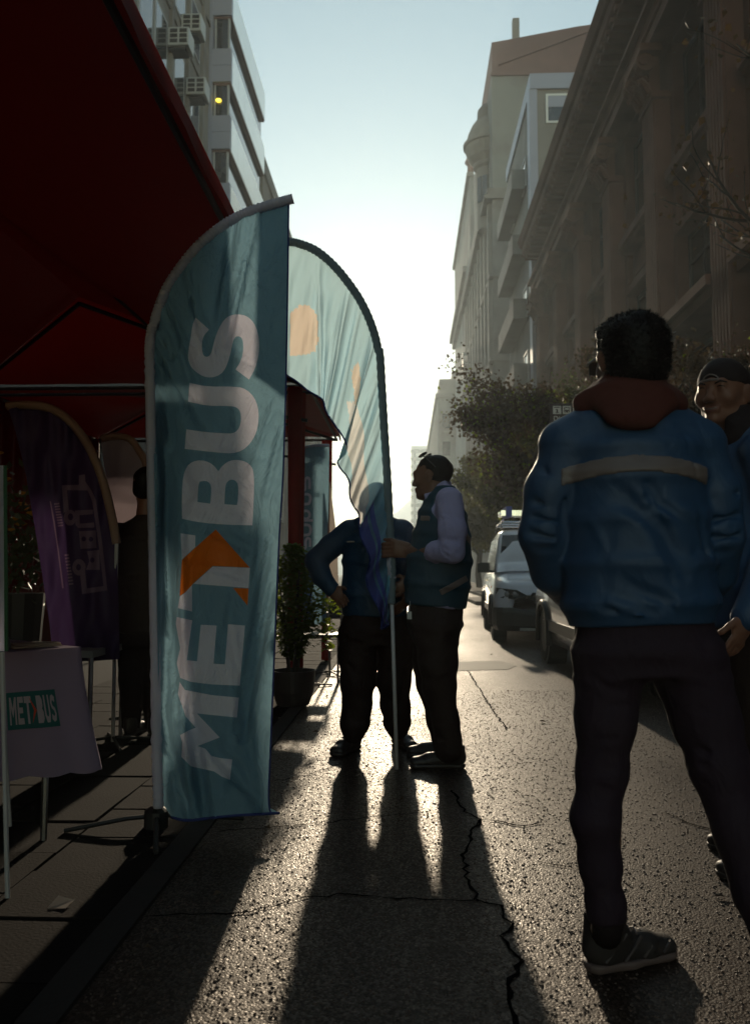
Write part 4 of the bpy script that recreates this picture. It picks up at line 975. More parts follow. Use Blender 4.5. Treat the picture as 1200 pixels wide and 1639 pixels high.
# banner stand at the far left
t = thing('banner_stand', 'white banner on a thin tripod pole at the left edge of the table', 'banner stand', tuple(G(13, 1442)))
a, b, c, d = PX(7, 745, 2.74), PX(9, 1042, 2.74), PX(-60, 1046, 2.9), PX(-62, 745, 2.9)
obj('panel', MB().add([a, b, c, d] + [p + V3(0, .012, 0) for p in (a, b, c, d)], [(0, 3, 2, 1), (4, 5, 6, 7), (0, 1, 5, 4), (1, 2, 6, 5), (2, 3, 7, 6), (3, 0, 4, 7)]), m_let, t)
obj('edge_trim', MB().tube([PX(9, 745, 2.745), PX(11, 1042, 2.745)], .006, 6), M('green_trim', (.03, .12, .05), .6), t)
obj('pole', MB().tube([PX(4, 1044, 2.75), G(13, 1442)], .008, 8), m_pole, t)
obj('leg', MB().tube([PX(2, 1080, 2.75), PX(17, 1322, 2.9)], .006, 6).tube([PX(2, 1080, 2.75), PX(-40, 1360, 2.9)], .006, 6), m_pole, t)
# scrap of paper
c = G(96, 1456); tag(obj('paper_scrap', MB().add([c + V3(-.03, -.02, .012), c + V3(.03, -.03, .016), c + V3(.035, .03, .02), c + V3(-.02, .035, .03)], [(0, 1, 2, 3)]), m_beige), 'small scrap of paper lying on the dark pavement', 'paper')

# ------------------------------------------------------------------ planter
m_leaf = fabric('green_leaf', (.065, .095, .02), .5, (.34, .44, .03), rough=.4)
def planter():
    c = V3(-.90, 6.75, 0); t = thing('planter', 'dark round bowl planter with a leafy shrub catching the light', 'planter', tuple(c))
    b = MB(); b.lathe(tuple(c), [(0, .0), (.10, .0), (.13, .02), (.165, .12), (.175, .24), (.178, .285), (.168, .285), (.16, .24), (0, .235)], 32); obj('bowl', b, M('glazed_bowl', (.05, .04, .04), .3, .2, 5, .05), t, smooth=False)
    s = MB(); r = random.Random(21); brs = []
    for k in range(9):
        a = r.uniform(0, 6.3); q = [c + V3(.03 * math.cos(a), .03 * math.sin(a), .23), c + V3(.08 * math.cos(a), .08 * math.sin(a), .6), c + V3(.17 * math.cos(a), .16 * math.sin(a), .95 + r.random() * .25)]; q = spline(q, 8); s.tube(q, [.012 - .001 * i for i in range(8)], 6); brs.append(q)
    obj('stem', s, M('bark_stem', (.06, .045, .035), .9), t)
    lm = MB()
    pts = [(0, 0), (.3, .22), (.6, .26), (.85, .14), (1, 0)]; V = []
    for x, w in pts: V += [(x, w, .06 * math.sin(x * 3)), (x, -w, .06 * math.sin(x * 3))] if 0 < x < 1 else [(x, 0, 0)]
    lm = MB().add(V, [(0, 1, 2), (1, 3, 4, 2), (3, 5, 6, 4), (5, 7, 6)]).mesh('leaf'); lm.materials.append(m_leaf)
    stuff = MB(); n = 0
    for k in range(4300):
        z = r.uniform(.38, 1.28); w = .235 * math.sin(min(1, (z - .3) / .55) * 1.57) * (1 if z < .9 else max(.25, 1 - (z - .9) / .5)); a = r.uniform(0, 6.3); rr_ = w * math.sqrt(r.random())
        p = c + V3(rr_ * math.cos(a), rr_ * math.sin(a), z)
        if k > 4130: p = c + V3(.26 + r.gauss(0, .04), r.gauss(0, .06), r.choice((.50, .60, .63, .78, .82)) + r.gauss(0, .03))
        L = r.uniform(.03, .055); e_ = (r.uniform(-.9, .5), r.uniform(-.6, .6), r.uniform(0, 6.3))
        if k > 4090:
            o = bpy.data.objects.new('leaf', lm); COL.objects.link(o); o.parent = t; o.location = tuple(p - c); o.scale = (L * 1.25,) * 3; o.rotation_euler = e_
        else:
            mt = Matrix.Rotation(e_[2], 3, 'Z') @ Matrix.Rotation(e_[1], 3, 'Y') @ Matrix.Rotation(e_[0], 3, 'X'); o_ = len(stuff.v)
            stuff.add([tuple(p + np.array(mt @ Vector(q)) * L) for q in V], [(0, 1, 2), (1, 3, 4, 2), (3, 5, 6, 4), (5, 7, 6)])
    obj('foliage', stuff, m_leaf, t, kind='stuff')
planter()
# tubular chair behind the man with his hand on his hip
def chair():
    c = V3(-.86, 8.4, 0); t = thing('metal_chair', 'silver tubular chair half hidden behind the shrub', 'chair', tuple(c)); b = MB(); m = m_steel
    for sx in (-.2, .2):
        obj('leg', MB().tube([c + V3(sx, -.2, 0), c + V3(sx, -.18, .44)], .012, 8), m, t); obj('leg', MB().tube(spline([c + V3(sx, .22, 0), c + V3(sx, .19, .44), c + V3(sx, .26, .84)], 10), .012, 8), m, t)
        obj('armrest', MB().tube(spline([c + V3(sx * 1.15, -.19, .44), c + V3(sx * 1.25, -.17, .62), c + V3(sx * 1.25, 0, .67), c + V3(sx * 1.1, .22, .64)], 14), .011, 8), m, t)
    obj('seat', MB().box(tuple(c + V3(-.2, -.2, .43)), tuple(c + V3(.2, .2, .46))), m_blackmetal, t, bevel=.008); obj('backrest', MB().obox(c + V3(0, .235, .7), (1, 0, 0), unit((0, .17, 1)), unit((0, 1, -.17)), (.2, .11, .01)), m_blackmetal, t, bevel=.006)
chair()
# ------------------------------------------------------------------ people
m_skin = M('skin', (.22, .10, .065), .5, .15, 12, .08, 120, spec=.4)
m_skin2 = M('tanned_skin', (.17, .080, .05), .5, .15, 12, .08, 120, spec=.4)
m_hair = M('black_hair', (.008, .005, .0045), .55, .3, 40, .4, 220, spec=.22)
def cloth_m(name, col, rough=.7, wr=.5, ws=14, spec=.3, stretch=(1, 1, .55), trans=0):
    """woven clothing with soft crumpling"""
    m = M(name, col, rough, .10, 5, 0, spec=spec); n, l = m.node_tree.nodes, m.node_tree.links; p = n['Principled BSDF']
    tc = n.new('ShaderNodeTexCoord'); mp = n.new('ShaderNodeMapping'); mp.inputs['Scale'].default_value = stretch; l.new(tc.outputs['Object'], mp.inputs[0])
    a = n.new('ShaderNodeTexNoise'); a.inputs['Scale'].default_value = ws; a.inputs['Detail'].default_value = 4; a.inputs['Distortion'].default_value = 1.2; l.new(mp.outputs[0], a.inputs['Vector'])
    b = n.new('ShaderNodeTexNoise'); b.inputs['Scale'].default_value = 900; l.new(tc.outputs['Object'], b.inputs['Vector'])
    b1 = n.new('ShaderNodeBump'); b1.inputs['Strength'].default_value = wr; b1.inputs['Distance'].default_value = .02; l.new(a.outputs[0], b1.inputs['Height'])
    b2 = n.new('ShaderNodeBump'); b2.inputs['Strength'].default_value = .12; b2.inputs['Distance'].default_value = .0006; l.new(b.outputs[0], b2.inputs['Height']); l.new(b1.outputs[0], b2.inputs['Normal']); l.new(b2.outputs[0], p.inputs['Normal'])
    return m
m_jblue = cloth_m('blue_jacket', (.028, .074, .160), .55, .35, 12, .45)
m_jnavy = cloth_m('dark_blue_jacket', (.014, .042, .085), .55, .4, 12, .4)
m_vest = cloth_m('teal_vest', (.016, .058, .090), .6, .3, 12)
m_shirt = cloth_m('pale_lilac_shirt', (.40, .37, .60), .75, .5, 22)
m_jeans = cloth_m('dark_jeans', (.034, .019, .030), .8, .4, 16)
m_trous = cloth_m('black_trousers', (.022, .011, .009), .75, .4, 14)
m_maroon = cloth_m('maroon_hood', (.095, .024, .017), .85, .4, 16)
m_band = M('reflective_tape', (.20, .155, .145), .45, .08, 20, .1, 300)
m_shoe = M('dark_shoe', (.035, .026, .024), .5, .2, 20, .2, 200)
m_overlay = M('sneaker_overlay', (.085, .06, .055), .6, .15, 20, .2, 200)
m_sneak = M('grey_sneaker', (.035, .025, .023), .7, .25, 30, .4, 400)
m_sole = M('pale_sole', (.17, .115, .105), .6, .15, 20, .2, 150)
m_capm = cloth_m('black_cap', (.020, .012, .013), .8, .3, 20)

def head(s, c, fw, up, k=1.0, sub=None):
    """adds a head (centre c, facing fw) to the body solid"""
    fw = unit(fw); up = unit(np.asarray(up, float) - fw * np.dot(up, fw)); rt = np.cross(fw, up); A = (rt, fw, up)
    q = lambda x, y, z: np.asarray(c, float) + (rt * x + fw * y + up * z) * k
    E = lambda p, r, kk=.02, op='add': s.ell(q(*p), [a * k for a in r], A, kk, op)
    E((0, -.012, .030), (.076, .097, .086)); s.seg(q(0, .028, .0), q(0, .040, -.068), (.066 * k, .062 * k), (.044 * k, .042 * k), rt, .03)
    E((0, .074, -.092), (.024, .022, .019), .02)
    for sx in (-1, 1):
        E((sx * .043, .058, -.022), (.026, .028, .026), .025); E((sx * .046, .0, -.070), (.020, .04, .028), .03); E((sx * .033, .103, .006), (.018, .015, .0125), .012, 'sub'); E((sx * .033, .080, .004), (.0155, .0135, .0135), .004)
        E((sx * .080, -.012, -.004), (.009, .019, .031), .008); E((sx * .085, -.008, .006), (.009, .017, .018), .006); E((sx * .014, .101, -.032), (.009, .012, .009), .008)
    s.seg(q(-.034, .083, .026), q(.034, .083, .026), .013 * k, None, up, .015); s.seg(q(0, .087, .018), q(0, .106, -.026), .008 * k, .0120 * k, rt, .012)
    s.seg(q(-.020, .088, -.056), q(.020, .088, -.056), .008 * k, None, up, .008); s.seg(q(-.017, .087, -.067), q(.017, .087, -.067), .009 * k, None, up, .008)
    s.groove(q(-.026, .096, -.0615), q(.026, .096, -.0615), .004, .003)
    return q
def hand(s, wrist, d, side, L=.185, curl=.5, spread=.0, thumb=.6, hold=None):
    """hand from the wrist along d; side = direction from palm centre to the thumb edge; fingers bend towards the palm side"""
    d = unit(d); side = unit(np.asarray(side, float) - d * np.dot(side, d)); pn = np.cross(d, side)
    if hold is not None and pn.dot(np.asarray(hold) - wrist) < 0: pn = -pn
    w = np.asarray(wrist, float); pc = w + d * L * .27; s.ell(pc, (L * .29, L * .22, L * .085), (d, side, pn), .012); s.seg(w - d * .02, pc, (.027, .020), (.034, .018), side, .015)
    for i, (o, l) in enumerate(((.165, .40), (.055, .45), (-.055, .42), (-.165, .33))):
        p = w + d * L * .50 + side * L * o; a = curl * (.75 + .1 * i); v = unit(d + side * o * spread); r = .0092 if i < 3 else .0080
        for j, fr in enumerate((.46, .30, .24)):
            v = unit(v * math.cos(a) + pn * math.sin(a)); n = p + v * L * l * fr * 1.05; s.seg(p, n, r, r * .92, k=.004 if j else .008); p = n; r *= .93; a = curl * (1.1 + .1 * j)
    p = w + d * L * .16 + side * L * .17; v = unit(d * .75 + side * .75); n = p + v * L * .2; s.seg(p, n, .0125, .0105, k=.012); v = unit(d + side * .25 + pn * thumb); s.seg(n, n + v * L * .17, .0105, .0095, k=.006); s.seg(n + v * L * .17, n + unit(v + pn * thumb * .6) * 0 + v * L * .17 + unit(v + pn * thumb) * L * .13, .0095, .008, k=.005)

def bounds(pts, m): P = np.array(pts); return P.min(0) - m, P.max(0) + m
def hb(q, lo, hi, m):
    return bounds([q(x, y, z) for x in (lo[0], hi[0]) for y in (lo[1], hi[1]) for z in (lo[2], hi[2])], m)
def loft(s, secs, U, k=.02):
    """secs = [(centre, half width along U, half depth)]"""
    for (c0, a0, b0), (c1, a1, b1) in zip(secs[:-1], secs[1:]): s.seg(c0, c1, (a0, b0), (a1, b1), U, k, cap=min(.02, a1))
    return s
def shoe(heel, d, L, par, mats, boot=0., k=.005, lace=True, W=.047):
    """shoe with its own sole, laces; heel = ground point at the back"""
    d = unit(V3(d[0], d[1], 0)); sd = np.cross((0, 0, 1), d); h = np.asarray(heel, float); up = V3(0, 0, 1); q = lambda a, b, c: h + d * a * L + sd * b + up * c
    lo, hi = bounds([q(-.1, -.08, 0), q(1.1, -.08, 0), q(-.1, .08, .2 + boot), q(1.1, .08, 0)], .03)
    s = Sdf(lo, hi, k); s.seg(q(.10, 0, .02), q(.42, -.002, .02), (W * .78, .03), (W * .80, .028), sd, .01, cap=.035); s.seg(q(.42, 0, .02), q(.86, .004, .017), (W * .85, .028), (W * .95, .024), sd, .02, cap=.035); s.cut(q(0, 0, .026), (0, 0, 1)); s.cut(q(0, 0, .001), (0, 0, -1))
    o1 = obj('sole', s.mesh('sole'), mats[1], par, smooth=True)
    u = Sdf(lo, hi, k); u.seg(q(.13, 0, .05), q(.22, 0, .10), (W * .76, .05), (W * .72, .06), sd, .02); u.seg(q(.2, 0, .055), q(.62, 0, .045), (W * .78, .05), (W * .82, .036), sd, .03); u.seg(q(.62, 0, .04), q(.88, .003, .034), (W * .88, .034), (W * .86, .026), sd, .025)
    u.seg(q(.20, 0, .09), q(.20, 0, .115 + boot), (W * .8, .052), (W * .86, .058), sd, .03); u.cut(q(0, 0, .125 + boot), (0, 0, 1)); u.cut(q(0, 0, .022), (0, 0, -1)); u.groove(q(.55, -.05, .055), q(.55, .05, .055), .008, .003); u.groove(q(.72, -.05, .05), q(.72, .05, .05), .008, .003)
    o2 = obj('upper', u.mesh('upper'), mats[0], par, smooth=True)
    if lace:
        for j in range(5): t = .36 + j * .07; z = .108 - j * .0085; obj('lace', MB().tube([q(t, -.022, z - .006), q(t + .02, 0, z + .002), q(t, .022, z - .006)], .0035, 5), mats[1], par)
    return q
def strands(name, s_pts, nrm, n, ln, par, seed, mat):
    r = random.Random(seed); b = MB()
    for _ in range(n):
        i = r.randrange(len(s_pts)); p = np.array(s_pts[i]); v = unit(np.array(nrm[i]) * .8 + V3(r.gauss(0, .5), r.gauss(0, .5), r.gauss(0, .4))); w = unit(np.cross(v, V3(r.gauss(0, 1), r.gauss(0, 1), r.gauss(0, 1)))) * .0012; l = ln * r.uniform(.5, 1.4); e = p + v * l * .6; f = p + v * l + V3(0, 0, r.uniform(-.3, .3) * l)
        b.add([p - w, p + w, e + w * .8, e - w * .8, f], [(0, 1, 2, 3), (3, 2, 4)])
    obj(name, b, mat, par, kind='stuff')
def hair_strands(o, par, n, ln, seed, mat, pred=lambda p: True, k=3):
    me = o.data; P = [v.co for v in me.vertices]; N = [v.normal for v in me.vertices]; ix = [i for i in range(0, len(P), k) if pred(P[i])]
    strands('hair_strand', [P[i] for i in ix], [N[i] for i in ix], n, ln, par, seed, mat)

# ---- the man in the blue jacket, seen from behind, nearest the camera
def person_back():
    Y = 2.25; c = lambda x, y, dy=0.: PX(x, y, Y + dy)
    t = thing('person', 'person seen from behind in a blue jacket with pale back stripe and maroon hood', 'person', tuple(c(1020, 1400) * V3(1, 1, 0)))
    SL, SR, EL, ER, WL, WR = c(905, 712), c(1122, 712), c(868, 855), c(1150, 855), c(912, 948, .15), c(1120, 950, .15)
    HL, HR, KL_, KR2, AL, AR = c(972, 1050), c(1095, 1050), c(964, 1235), c(1148, 1222, -.02), c(968, 1462), c(1246, 1530, -.12)
    lo, hi = bounds([SL, SR, EL, ER, c(1000, 480), AL, AR, WL, c(830, 800), c(1200, 800)], .14)
    b = Sdf(lo, hi, .006); q = head(b, c(1008, 578), (-.16, 1, .02), (0, 0, 1), 1.02)
    b.seg(c(1008, 610), c(1010, 668), .060, .066, k=.03); loft(b, [(c(1012, 690), .15, .08), (c(1014, 780), .16, .10), (c(1020, 950), .14, .10), (c(1028, 1040), .15, .10)], (1, 0, 0), .04)
    for S_, E_, W_ in ((SL, EL, WL), (SR, ER, WR)): b.chain([S_ * .85 + c(1012, 720) * .15, E_, W_], [.045, .04, .028], k=.03)
    hand(b, WL, unit(c(960, 975, .17) - WL), (0, 0, 1), curl=.25); hand(b, WR, unit(c(1070, 975, .17) - WR), (0, 0, 1), curl=.25)
    for H_, K_, A_ in ((HL, KL_, AL), (HR, KR2, AR)): b.chain([H_, K_, A_], [.075, .05, .036], k=.03)
    b.seg(AL, G(968, 1548) + V3(0, 0, .06), .030, .026); b.seg(AR, AR + V3(.15, .04, -.06), .036, .03)
    obj('body', b.mesh('body'), m_skin, t, smooth=True)
    # jacket
    j = Sdf(lo, hi, .0055)
    loft(j, [(c(1026, 998), .186, .125), (c(1024, 965), .200, .140), (c(1020, 900), .196, .142), (c(1017, 830), .186, .142), (c(1014, 765), .186, .138), (c(1012, 718), .186, .122), (c(1011, 684), .135, .098), (c(1011, 655), .078, .078)], (1, 0, 0), .03)
    for xs in (-1, 1): j.seg(c(1011 + xs * 40, 672), c(1011 + xs * 108, 712), .062, .068, k=.03)
    for S_, p1, E_, p2, W_ in ((c(912, 722), c(880, 788), EL, c(884, 915, .07), WL), (c(1116, 722), c(1142, 788), ER, c(1142, 915, .07), WR)): j.chain([S_, p1, E_, p2, W_], [.068, .068, .063, .058, .050], k=.014)
    j.cut(c(1026, 998) + V3(0, 0, 0), (.03, 0, -1))
    F = lambda x, y, x2, y2, w, d: j.groove(c(x, y, -.14 if 905 < x < 1125 else -.05), c(x2, y2, -.14 if 905 < x2 < 1125 else -.05), w, d * 1.7)
    for a in ((1010, 700, 1030, 735, .012, .007), (1062, 690, 1098, 742, .011, .008), (1085, 680, 1105, 730, .009, .006), (1030, 770, 1060, 800, .012, .006), (970, 775, 1030, 830, .018, .010), (985, 770, 1062, 860, .014, .012), (1030, 790, 1110, 840, .012, .009), (1035, 810, 1075, 865, .012, .010), (1060, 860, 1120, 905, .014, .012),
              (965, 940, 1060, 985, .014, .009), (990, 930, 1080, 970, .016, .010), (1040, 945, 1085, 990, .010, .008), (930, 800, 940, 960, .014, .006), (900, 775, 900, 950, .010, .012), (1122, 770, 1130, 945, .010, .012), (1050, 840, 1105, 930, .016, .010), (910, 690, 950, 720, .014, .006), (950, 980, 1080, 992, .007, -.005), (925, 972, 1130, 985, .010, .006),
              (845, 800, 895, 815, .009, .010), (838, 825, 893, 836, .009, .010), (836, 850, 890, 862, .010, .011), (842, 880, 900, 880, .010, .010), (850, 905, 900, 900, .009, .008), (862, 745, 893, 775, .010, .007), (1130, 800, 1182, 788, .010, .010), (1128, 835, 1188, 822, .010, .011), (1130, 862, 1188, 856, .010, .010), (1125, 890, 1180, 885, .010, .010), (1130, 920, 1170, 915, .009, .008), (1140, 740, 1165, 770, .010, .006)): F(*a)
    for i in range(18): x_ = 915 + i * 13.2; j.groove(c(x_, 978, -.145), c(x_ + 1, 1002, -.145), .0035, .005)
    for xs, d_ in ((905, 1), (1125, -1)): j.groove(c(xs + d_ * 38, 668, -.09), c(xs - d_ * 2, 800, -.13), .0045, .006)
    j.folds(26, ((c(910, 0)[0], c(1120, 0)[0]), (Y - .16, Y - .09), (c(0, 985)[2], c(0, 700)[2])), .13, .010, .0045, [(1, 0, -.8), (1, 0, -.3), (.4, 0, -1)], 5)
    j.noise(.0022, 18, 3)
    band_ = j.copy(); obj('jacket', j.mesh('jacket'), m_jblue, t, smooth=True)
    band_.shell(.003, .006); band_.cut(c(888, 760), (-1, 0, 0)); band_.cut(c(1113, 760), (1, 0, 0)); band_.cut((0, Y - .02, 0), (0, 1, 0))
    X, Yy, Zz = band_.full(); z1, z2 = c(1000, 727, -.13)[2], c(1000, 757, -.13)[2]; xm = c(1000, 740)[0]; cv = ((X - xm) / .19) ** 2 * .030
    band_.D = np.maximum(band_.D, np.maximum(Zz - (z1 - cv), (z2 - cv) - Zz)).astype(np.float32); obj('reflective_stripe', band_.mesh('reflective_stripe'), m_band, t, smooth=True)
    # hood
    h = Sdf(*bounds([c(910, 585, -.2), c(1110, 715, .15)], .02), .0055)
    U1 = (1, 0, 0)
    h.seg(c(1010, 612, .01), c(1010, 645, -.02), (.085, .075), (.125, .090), U1, .02, cap=.02); h.seg(c(1010, 640, -.06), c(1009, 672, -.115), (.118, .050), (.070, .030), U1, .03, cap=.03); h.seg(c(940, 646, -.02), c(965, 622, .06), .034, .030, k=.025); h.seg(c(1080, 646, -.02), c(1054, 622, .06), .034, .030, k=.025)
    h.ell(c(1009, 596, .02), (.066, .066, .035), None, .015, 'sub')
    for a in ((935, 632, 1000, 622, .009, .010), (1000, 622, 1085, 640, .009, .010), (928, 650, 975, 692, .010, .009), (1092, 655, 1042, 694, .010, .009), (985, 640, 1000, 690, .009, .006), (1050, 645, 1030, 688, .009, .006), (950, 622, 1062, 618, .008, .006)): h.groove(c(a[0], a[1], -.135), c(a[2], a[3], -.15), a[4], a[5])
    h.noise(.004, 24, 8); obj('hood', h.mesh('hood'), m_maroon, t, smooth=True)
    # hair
    r = Sdf(*hb(q, (-.1, -.13, -.1), (.1, .13, .17), .04), .005)
    A = (np.cross(unit((-.16, 1, .02)), (0, 0, 1)), unit((-.16, 1, .02)), V3(0, 0, 1))
    r.ell(q(0, -.02, .036), (.088, .105, .088), A); r.ell(q(0, -.045, -.02), (.080, .072, .075), A, .03); r.ell(q(0, .045, .085), (.072, .06, .042), A, .03); r.cut(q(0, .065, 0), (0, 1, -.5)); r.cut(q(0, 0, -.088), (0, .1, -1)); r.noise(.0035, 55, 12); r.noise(.002, 140, 13)
    ho = obj('hair', r.mesh('hair'), m_hair, t, smooth=True); hair_strands(ho, t, 4500, .009, 3, m_hair)
    gl = MB(); gl.tube([q(-.082, -.01, .012), q(-.079, .09, .012), q(-.074, .112, .010)], .003, 6); gl.tube([q(.082, -.01, .012), q(.079, .09, .012), q(.074, .112, .010)], .003, 6)
    for sx in (-1, 1): gl.obox(q(sx * .040, .118, .003), A[0], A[1], A[2], (.028, .0015, .018))
    obj('glasses', gl, m_blackmetal, t)
    # jeans
    p = Sdf(lo, hi, .006)
    loft(p, [(c(1030, 985), .172, .112), (c(1030, 1040), .178, .118), (c(1032, 1075), .165, .112)], (1, 0, 0), .03)
    p.chain([c(975, 1058), c(968, 1150), KL_, c(952, 1310, -.015), c(960, 1385, 0), c(969, 1450), c(971, 1474)], [.094, .077, .062, .057, .050, .046, .044], k=.03); p.chain([c(1098, 1058), c(1128, 1150), KR2, c(1186, 1330, -.05), c(1215, 1430, -.09), c(1246, 1530, -.12)], [.099, .085, .072, .066, .058, .050], k=.03)
    p.seg(c(971, 1550), c(972, 1508), .07, .07, k=.006, op='sub')
    for a in ((925, 1075, 1000, 1110, .012, .007), (985, 1060, 1060, 1115, .014, .008), (1040, 1085, 1120, 1080, .012, .007), (930, 1215, 985, 1232, .010, .009), (935, 1240, 1005, 1228, .009, .008), (930, 1190, 990, 1180, .010, .006), (925, 1262, 990, 1275, .010, .007), (940, 1290, 990, 1262, .008, .006), (1100, 1200, 1170, 1205, .011, .009), (1115, 1225, 1180, 1220, .011, .009), (1120, 1255, 1185, 1250, .009, .006), (942, 1425, 992, 1432, .008, .008), (945, 1445, 990, 1440, .007, .008), (945, 1400, 990, 1412, .008, .006)): p.groove(c(a[0], a[1], -.075), c(a[2], a[3], -.075), a[4], a[5])
    p.folds(40, ((c(930, 0)[0], c(1180, 0)[0]), (Y - .10, Y - .05), (c(0, 1440)[2], c(0, 1040)[2])), .10, .009, .004, [(1, 0, .3), (1, 0, -.4)], 6); p.noise(.003, 30, 4)
    obj('jeans', p.mesh('jeans'), m_jeans, t, smooth=True)
    # sneakers
    H = G(940, 1556); T = G(1078, 1528); qs = shoe(H, T - H, .285, t, (m_sneak, m_sole), boot=.028, k=.004, W=.05)
    ov = MB(); d = unit(T - H)
    for a in ([(.30, -.046, .032), (.42, -.044, .062), (.52, -.034, .082)], [(.10, -.040, .035), (.22, -.044, .070), (.34, -.040, .098)], [(.52, -.044, .032), (.62, -.042, .058)], [(.02, -.024, .09), (.12, -.038, .098), (.28, -.036, .112)], [(.74, -.044, .034), (.84, -.036, .052), (.92, -.01, .05)]): ov.tube([qs(*p_) for p_ in a], .0045, 6)
    obj('overlay', ov, m_overlay, t)
    obj('sock', MB().tube([c(970, 1452), c(972, 1475), qs(.20, 0, .08)], [.043, .041, .040], 14), m_capm, t, smooth=True)
    f2 = V3(*G(1232, 1592)); shoe(f2, (.9, .35), .285, t, (m_sneak, m_sole), boot=.01, k=.006, W=.05)
person_back()

# ---- the man in the vest holding the flag
def person_vest():
    Y = 4.66; c = lambda x, y, dy=0.: PX(x, y, Y + dy)
    t = thing('person', 'person in profile in teal vest and lilac shirt holding the flag pole', 'person', tuple(c(700, 1225) * V3(1, 1, 0)))
    UY = (0, 1, 0)
    Sn, En, Wn = c(714, 800, -.20), c(716, 884, -.24), c(655, 882, -.04); Sf, Ef, Wf = c(700, 805, .20), c(690, 900, .22), c(660, 930, .12)
    Hn, Kn, An, Hf, Kf, Af = c(697, 985, -.09), c(702, 1098, -.09), c(720, 1200, -.08), c(692, 985, .09), c(690, 1095, .10), c(712, 1188, .12)
    lo, hi = bounds([c(650, 710), c(760, 900), c(630, 880, -.05), Sn, Sf, En, Ef, An, Af, c(640, 950)], .13); lo[2] = .02
    b = Sdf(lo, hi, .006); fw = unit((-1, .42, -.05)); q = head(b, c(692, 764), fw, (0, 0, 1), 1.06); b.ell(q(0, .02, -.085), (.062, .058, .04), (np.cross(fw, (0, 0, 1)), fw, (0, 0, 1)), .03)
    b.seg(c(698, 785), c(708, 812), .062, .070, k=.03); loft(b, [(c(708, 815), .15, .08), (c(705, 860), .15, .11), (c(702, 920), .15, .13), (c(697, 985), .15, .12)], UY, .04)
    b.chain([Sn, En, Wn], [.05, .040, .028], k=.03); b.chain([Sf, Ef, Wf], [.05, .04, .028], k=.03)
    for H_, K_, A_ in ((Hn, Kn, An), (Hf, Kf, Af)): b.chain([H_, K_, A_], [.075, .05, .036], k=.03)
    # fist round the pole
    pole = PX(624.5, 880, 4.66); w = Wn; d = unit(pole + V3(.02, -.035, .0) - w); b.seg(En, w, .043, .029, k=.01); kn = pole + V3(-.005, -.038, 0)
    b.seg(w, kn + V3(.03, 0, 0), (.040, .018), (.046, .018), (0, 0, 1), .012)
    for i in range(4):
        z = .033 - .022 * i; p = kn + V3(0, 0, z); a = [p + V3(.01, .0, 0), p + V3(-.030, .012, -.002), p + V3(-.036, .042, -.003), p + V3(-.010, .064, -.003), p + V3(.018, .055, -.003)]
        for m_, n_ in zip(a[:-1], a[1:]): b.seg(m_, n_, .0108, .0100, k=.003)
    b.seg(w + V3(-.01, -.005, .035), kn + V3(.010, .0, .052), .014, .012, k=.01); b.seg(kn + V3(.010, .0, .052), kn + V3(-.026, .022, .056), .012, .0095, k=.005)
    hand(b, Wf, (-.8, -.3, -.4), (0, 0, 1), curl=.4)
    obj('body', b.mesh('body'), m_skin2, t, smooth=True)
    obj('watch', MB().lathe(tuple(w + V3(.030, -.008, 0)), [(.031, -.011), (.036, -.009), (.036, .009), (.031, .011)], 16, ax=unit(w - En)), m_blackmetal, t, smooth=True)
    sec = [(c(697, 968), .185, .168), (c(700, 935), .195, .180), (c(703, 895), .198, .178), (c(706, 855), .198, .158), (c(708, 822), .195, .130), (c(710, 798), .165, .095), (c(709, 782), .100, .072)]
    # shirt: sleeve, collar
    sh = Sdf(lo, hi, .006); loft(sh, [(p, a * .95, d_ * .93) for p, a, d_ in sec], UY, .03)
    sh.chain([c(718, 802, -.19), c(724, 850, -.24), c(722, 882, -.25), c(697, 882, -.20)], [.074, .073, .066, .058], k=.02); sh.chain([c(705, 805, .19), c(695, 850, .24), Ef, c(680, 915, .18)], [.07, .07, .06, .05], k=.02)
    sh.seg(c(684, 797, -.055), c(712, 778, -.065), (.030, .012), (.030, .012), (0, 0, 1), .012); sh.seg(c(712, 778, -.065), c(718, 776, .06), (.03, .012), None, (0, 0, 1), .012); sh.seg(c(718, 776, .06), c(684, 797, .06), (.03, .012), None, (0, 0, 1), .012)
    sh.cut(c(681, 875, -.2), unit(c(675, 876, -.17) - c(690, 874, -.2)) if 0 else (-1, .25, 0)) if 0 else None
    for a in ((700, 860, 738, 868, .012, .009), (698, 872, 736, 888, .012, .010), (690, 872, 728, 898, .010, .010), (700, 885, 712, 900, .010, .008), (708, 800, 705, 860, .012, .008), (722, 785, 738, 830, .012, .007), (686, 868, 690, 898, .006, .009), (694, 864, 700, 900, .006, -.008)): sh.groove(c(a[0], a[1], -.31), c(a[2], a[3], -.31), a[4], a[5])
    sh.folds(30, ((c(690, 0)[0], c(740, 0)[0]), (Y - .33, Y - .22), (c(0, 898)[2], c(0, 790)[2])), .09, .010, .007, [(1, 0, .3), (1, 0, -.5), (.2, 0, 1)], 7); sh.noise(.004, 30, 14); obj('shirt', sh.mesh('shirt'), m_shirt, t, smooth=True)
    v = Sdf(lo, hi, .006); loft(v, sec, UY, .03); v.ell(c(712, 806, -.22), (.085, .095, .085), k=.02, op='sub'); v.ell(c(708, 806, .22), (.085, .09, .085), k=.02, op='sub'); v.ell(c(704, 772, 0), (.07, .075, .05), k=.015, op='sub')
    v.folds(26, ((c(655, 0)[0], c(750, 0)[0]), (Y - .22, Y - .15), (c(0, 960)[2], c(0, 850)[2])), .12, .014, .007, [(1, 0, .4), (1, 0, -.3), (.2, 0, 1)], 8); v.groove(c(650, 948, -.2), c(745, 952, -.2), .010, .008); v.noise(.004, 22, 15)
    bd = v.copy(); obj('vest', v.mesh('vest'), m_vest, t, smooth=True)
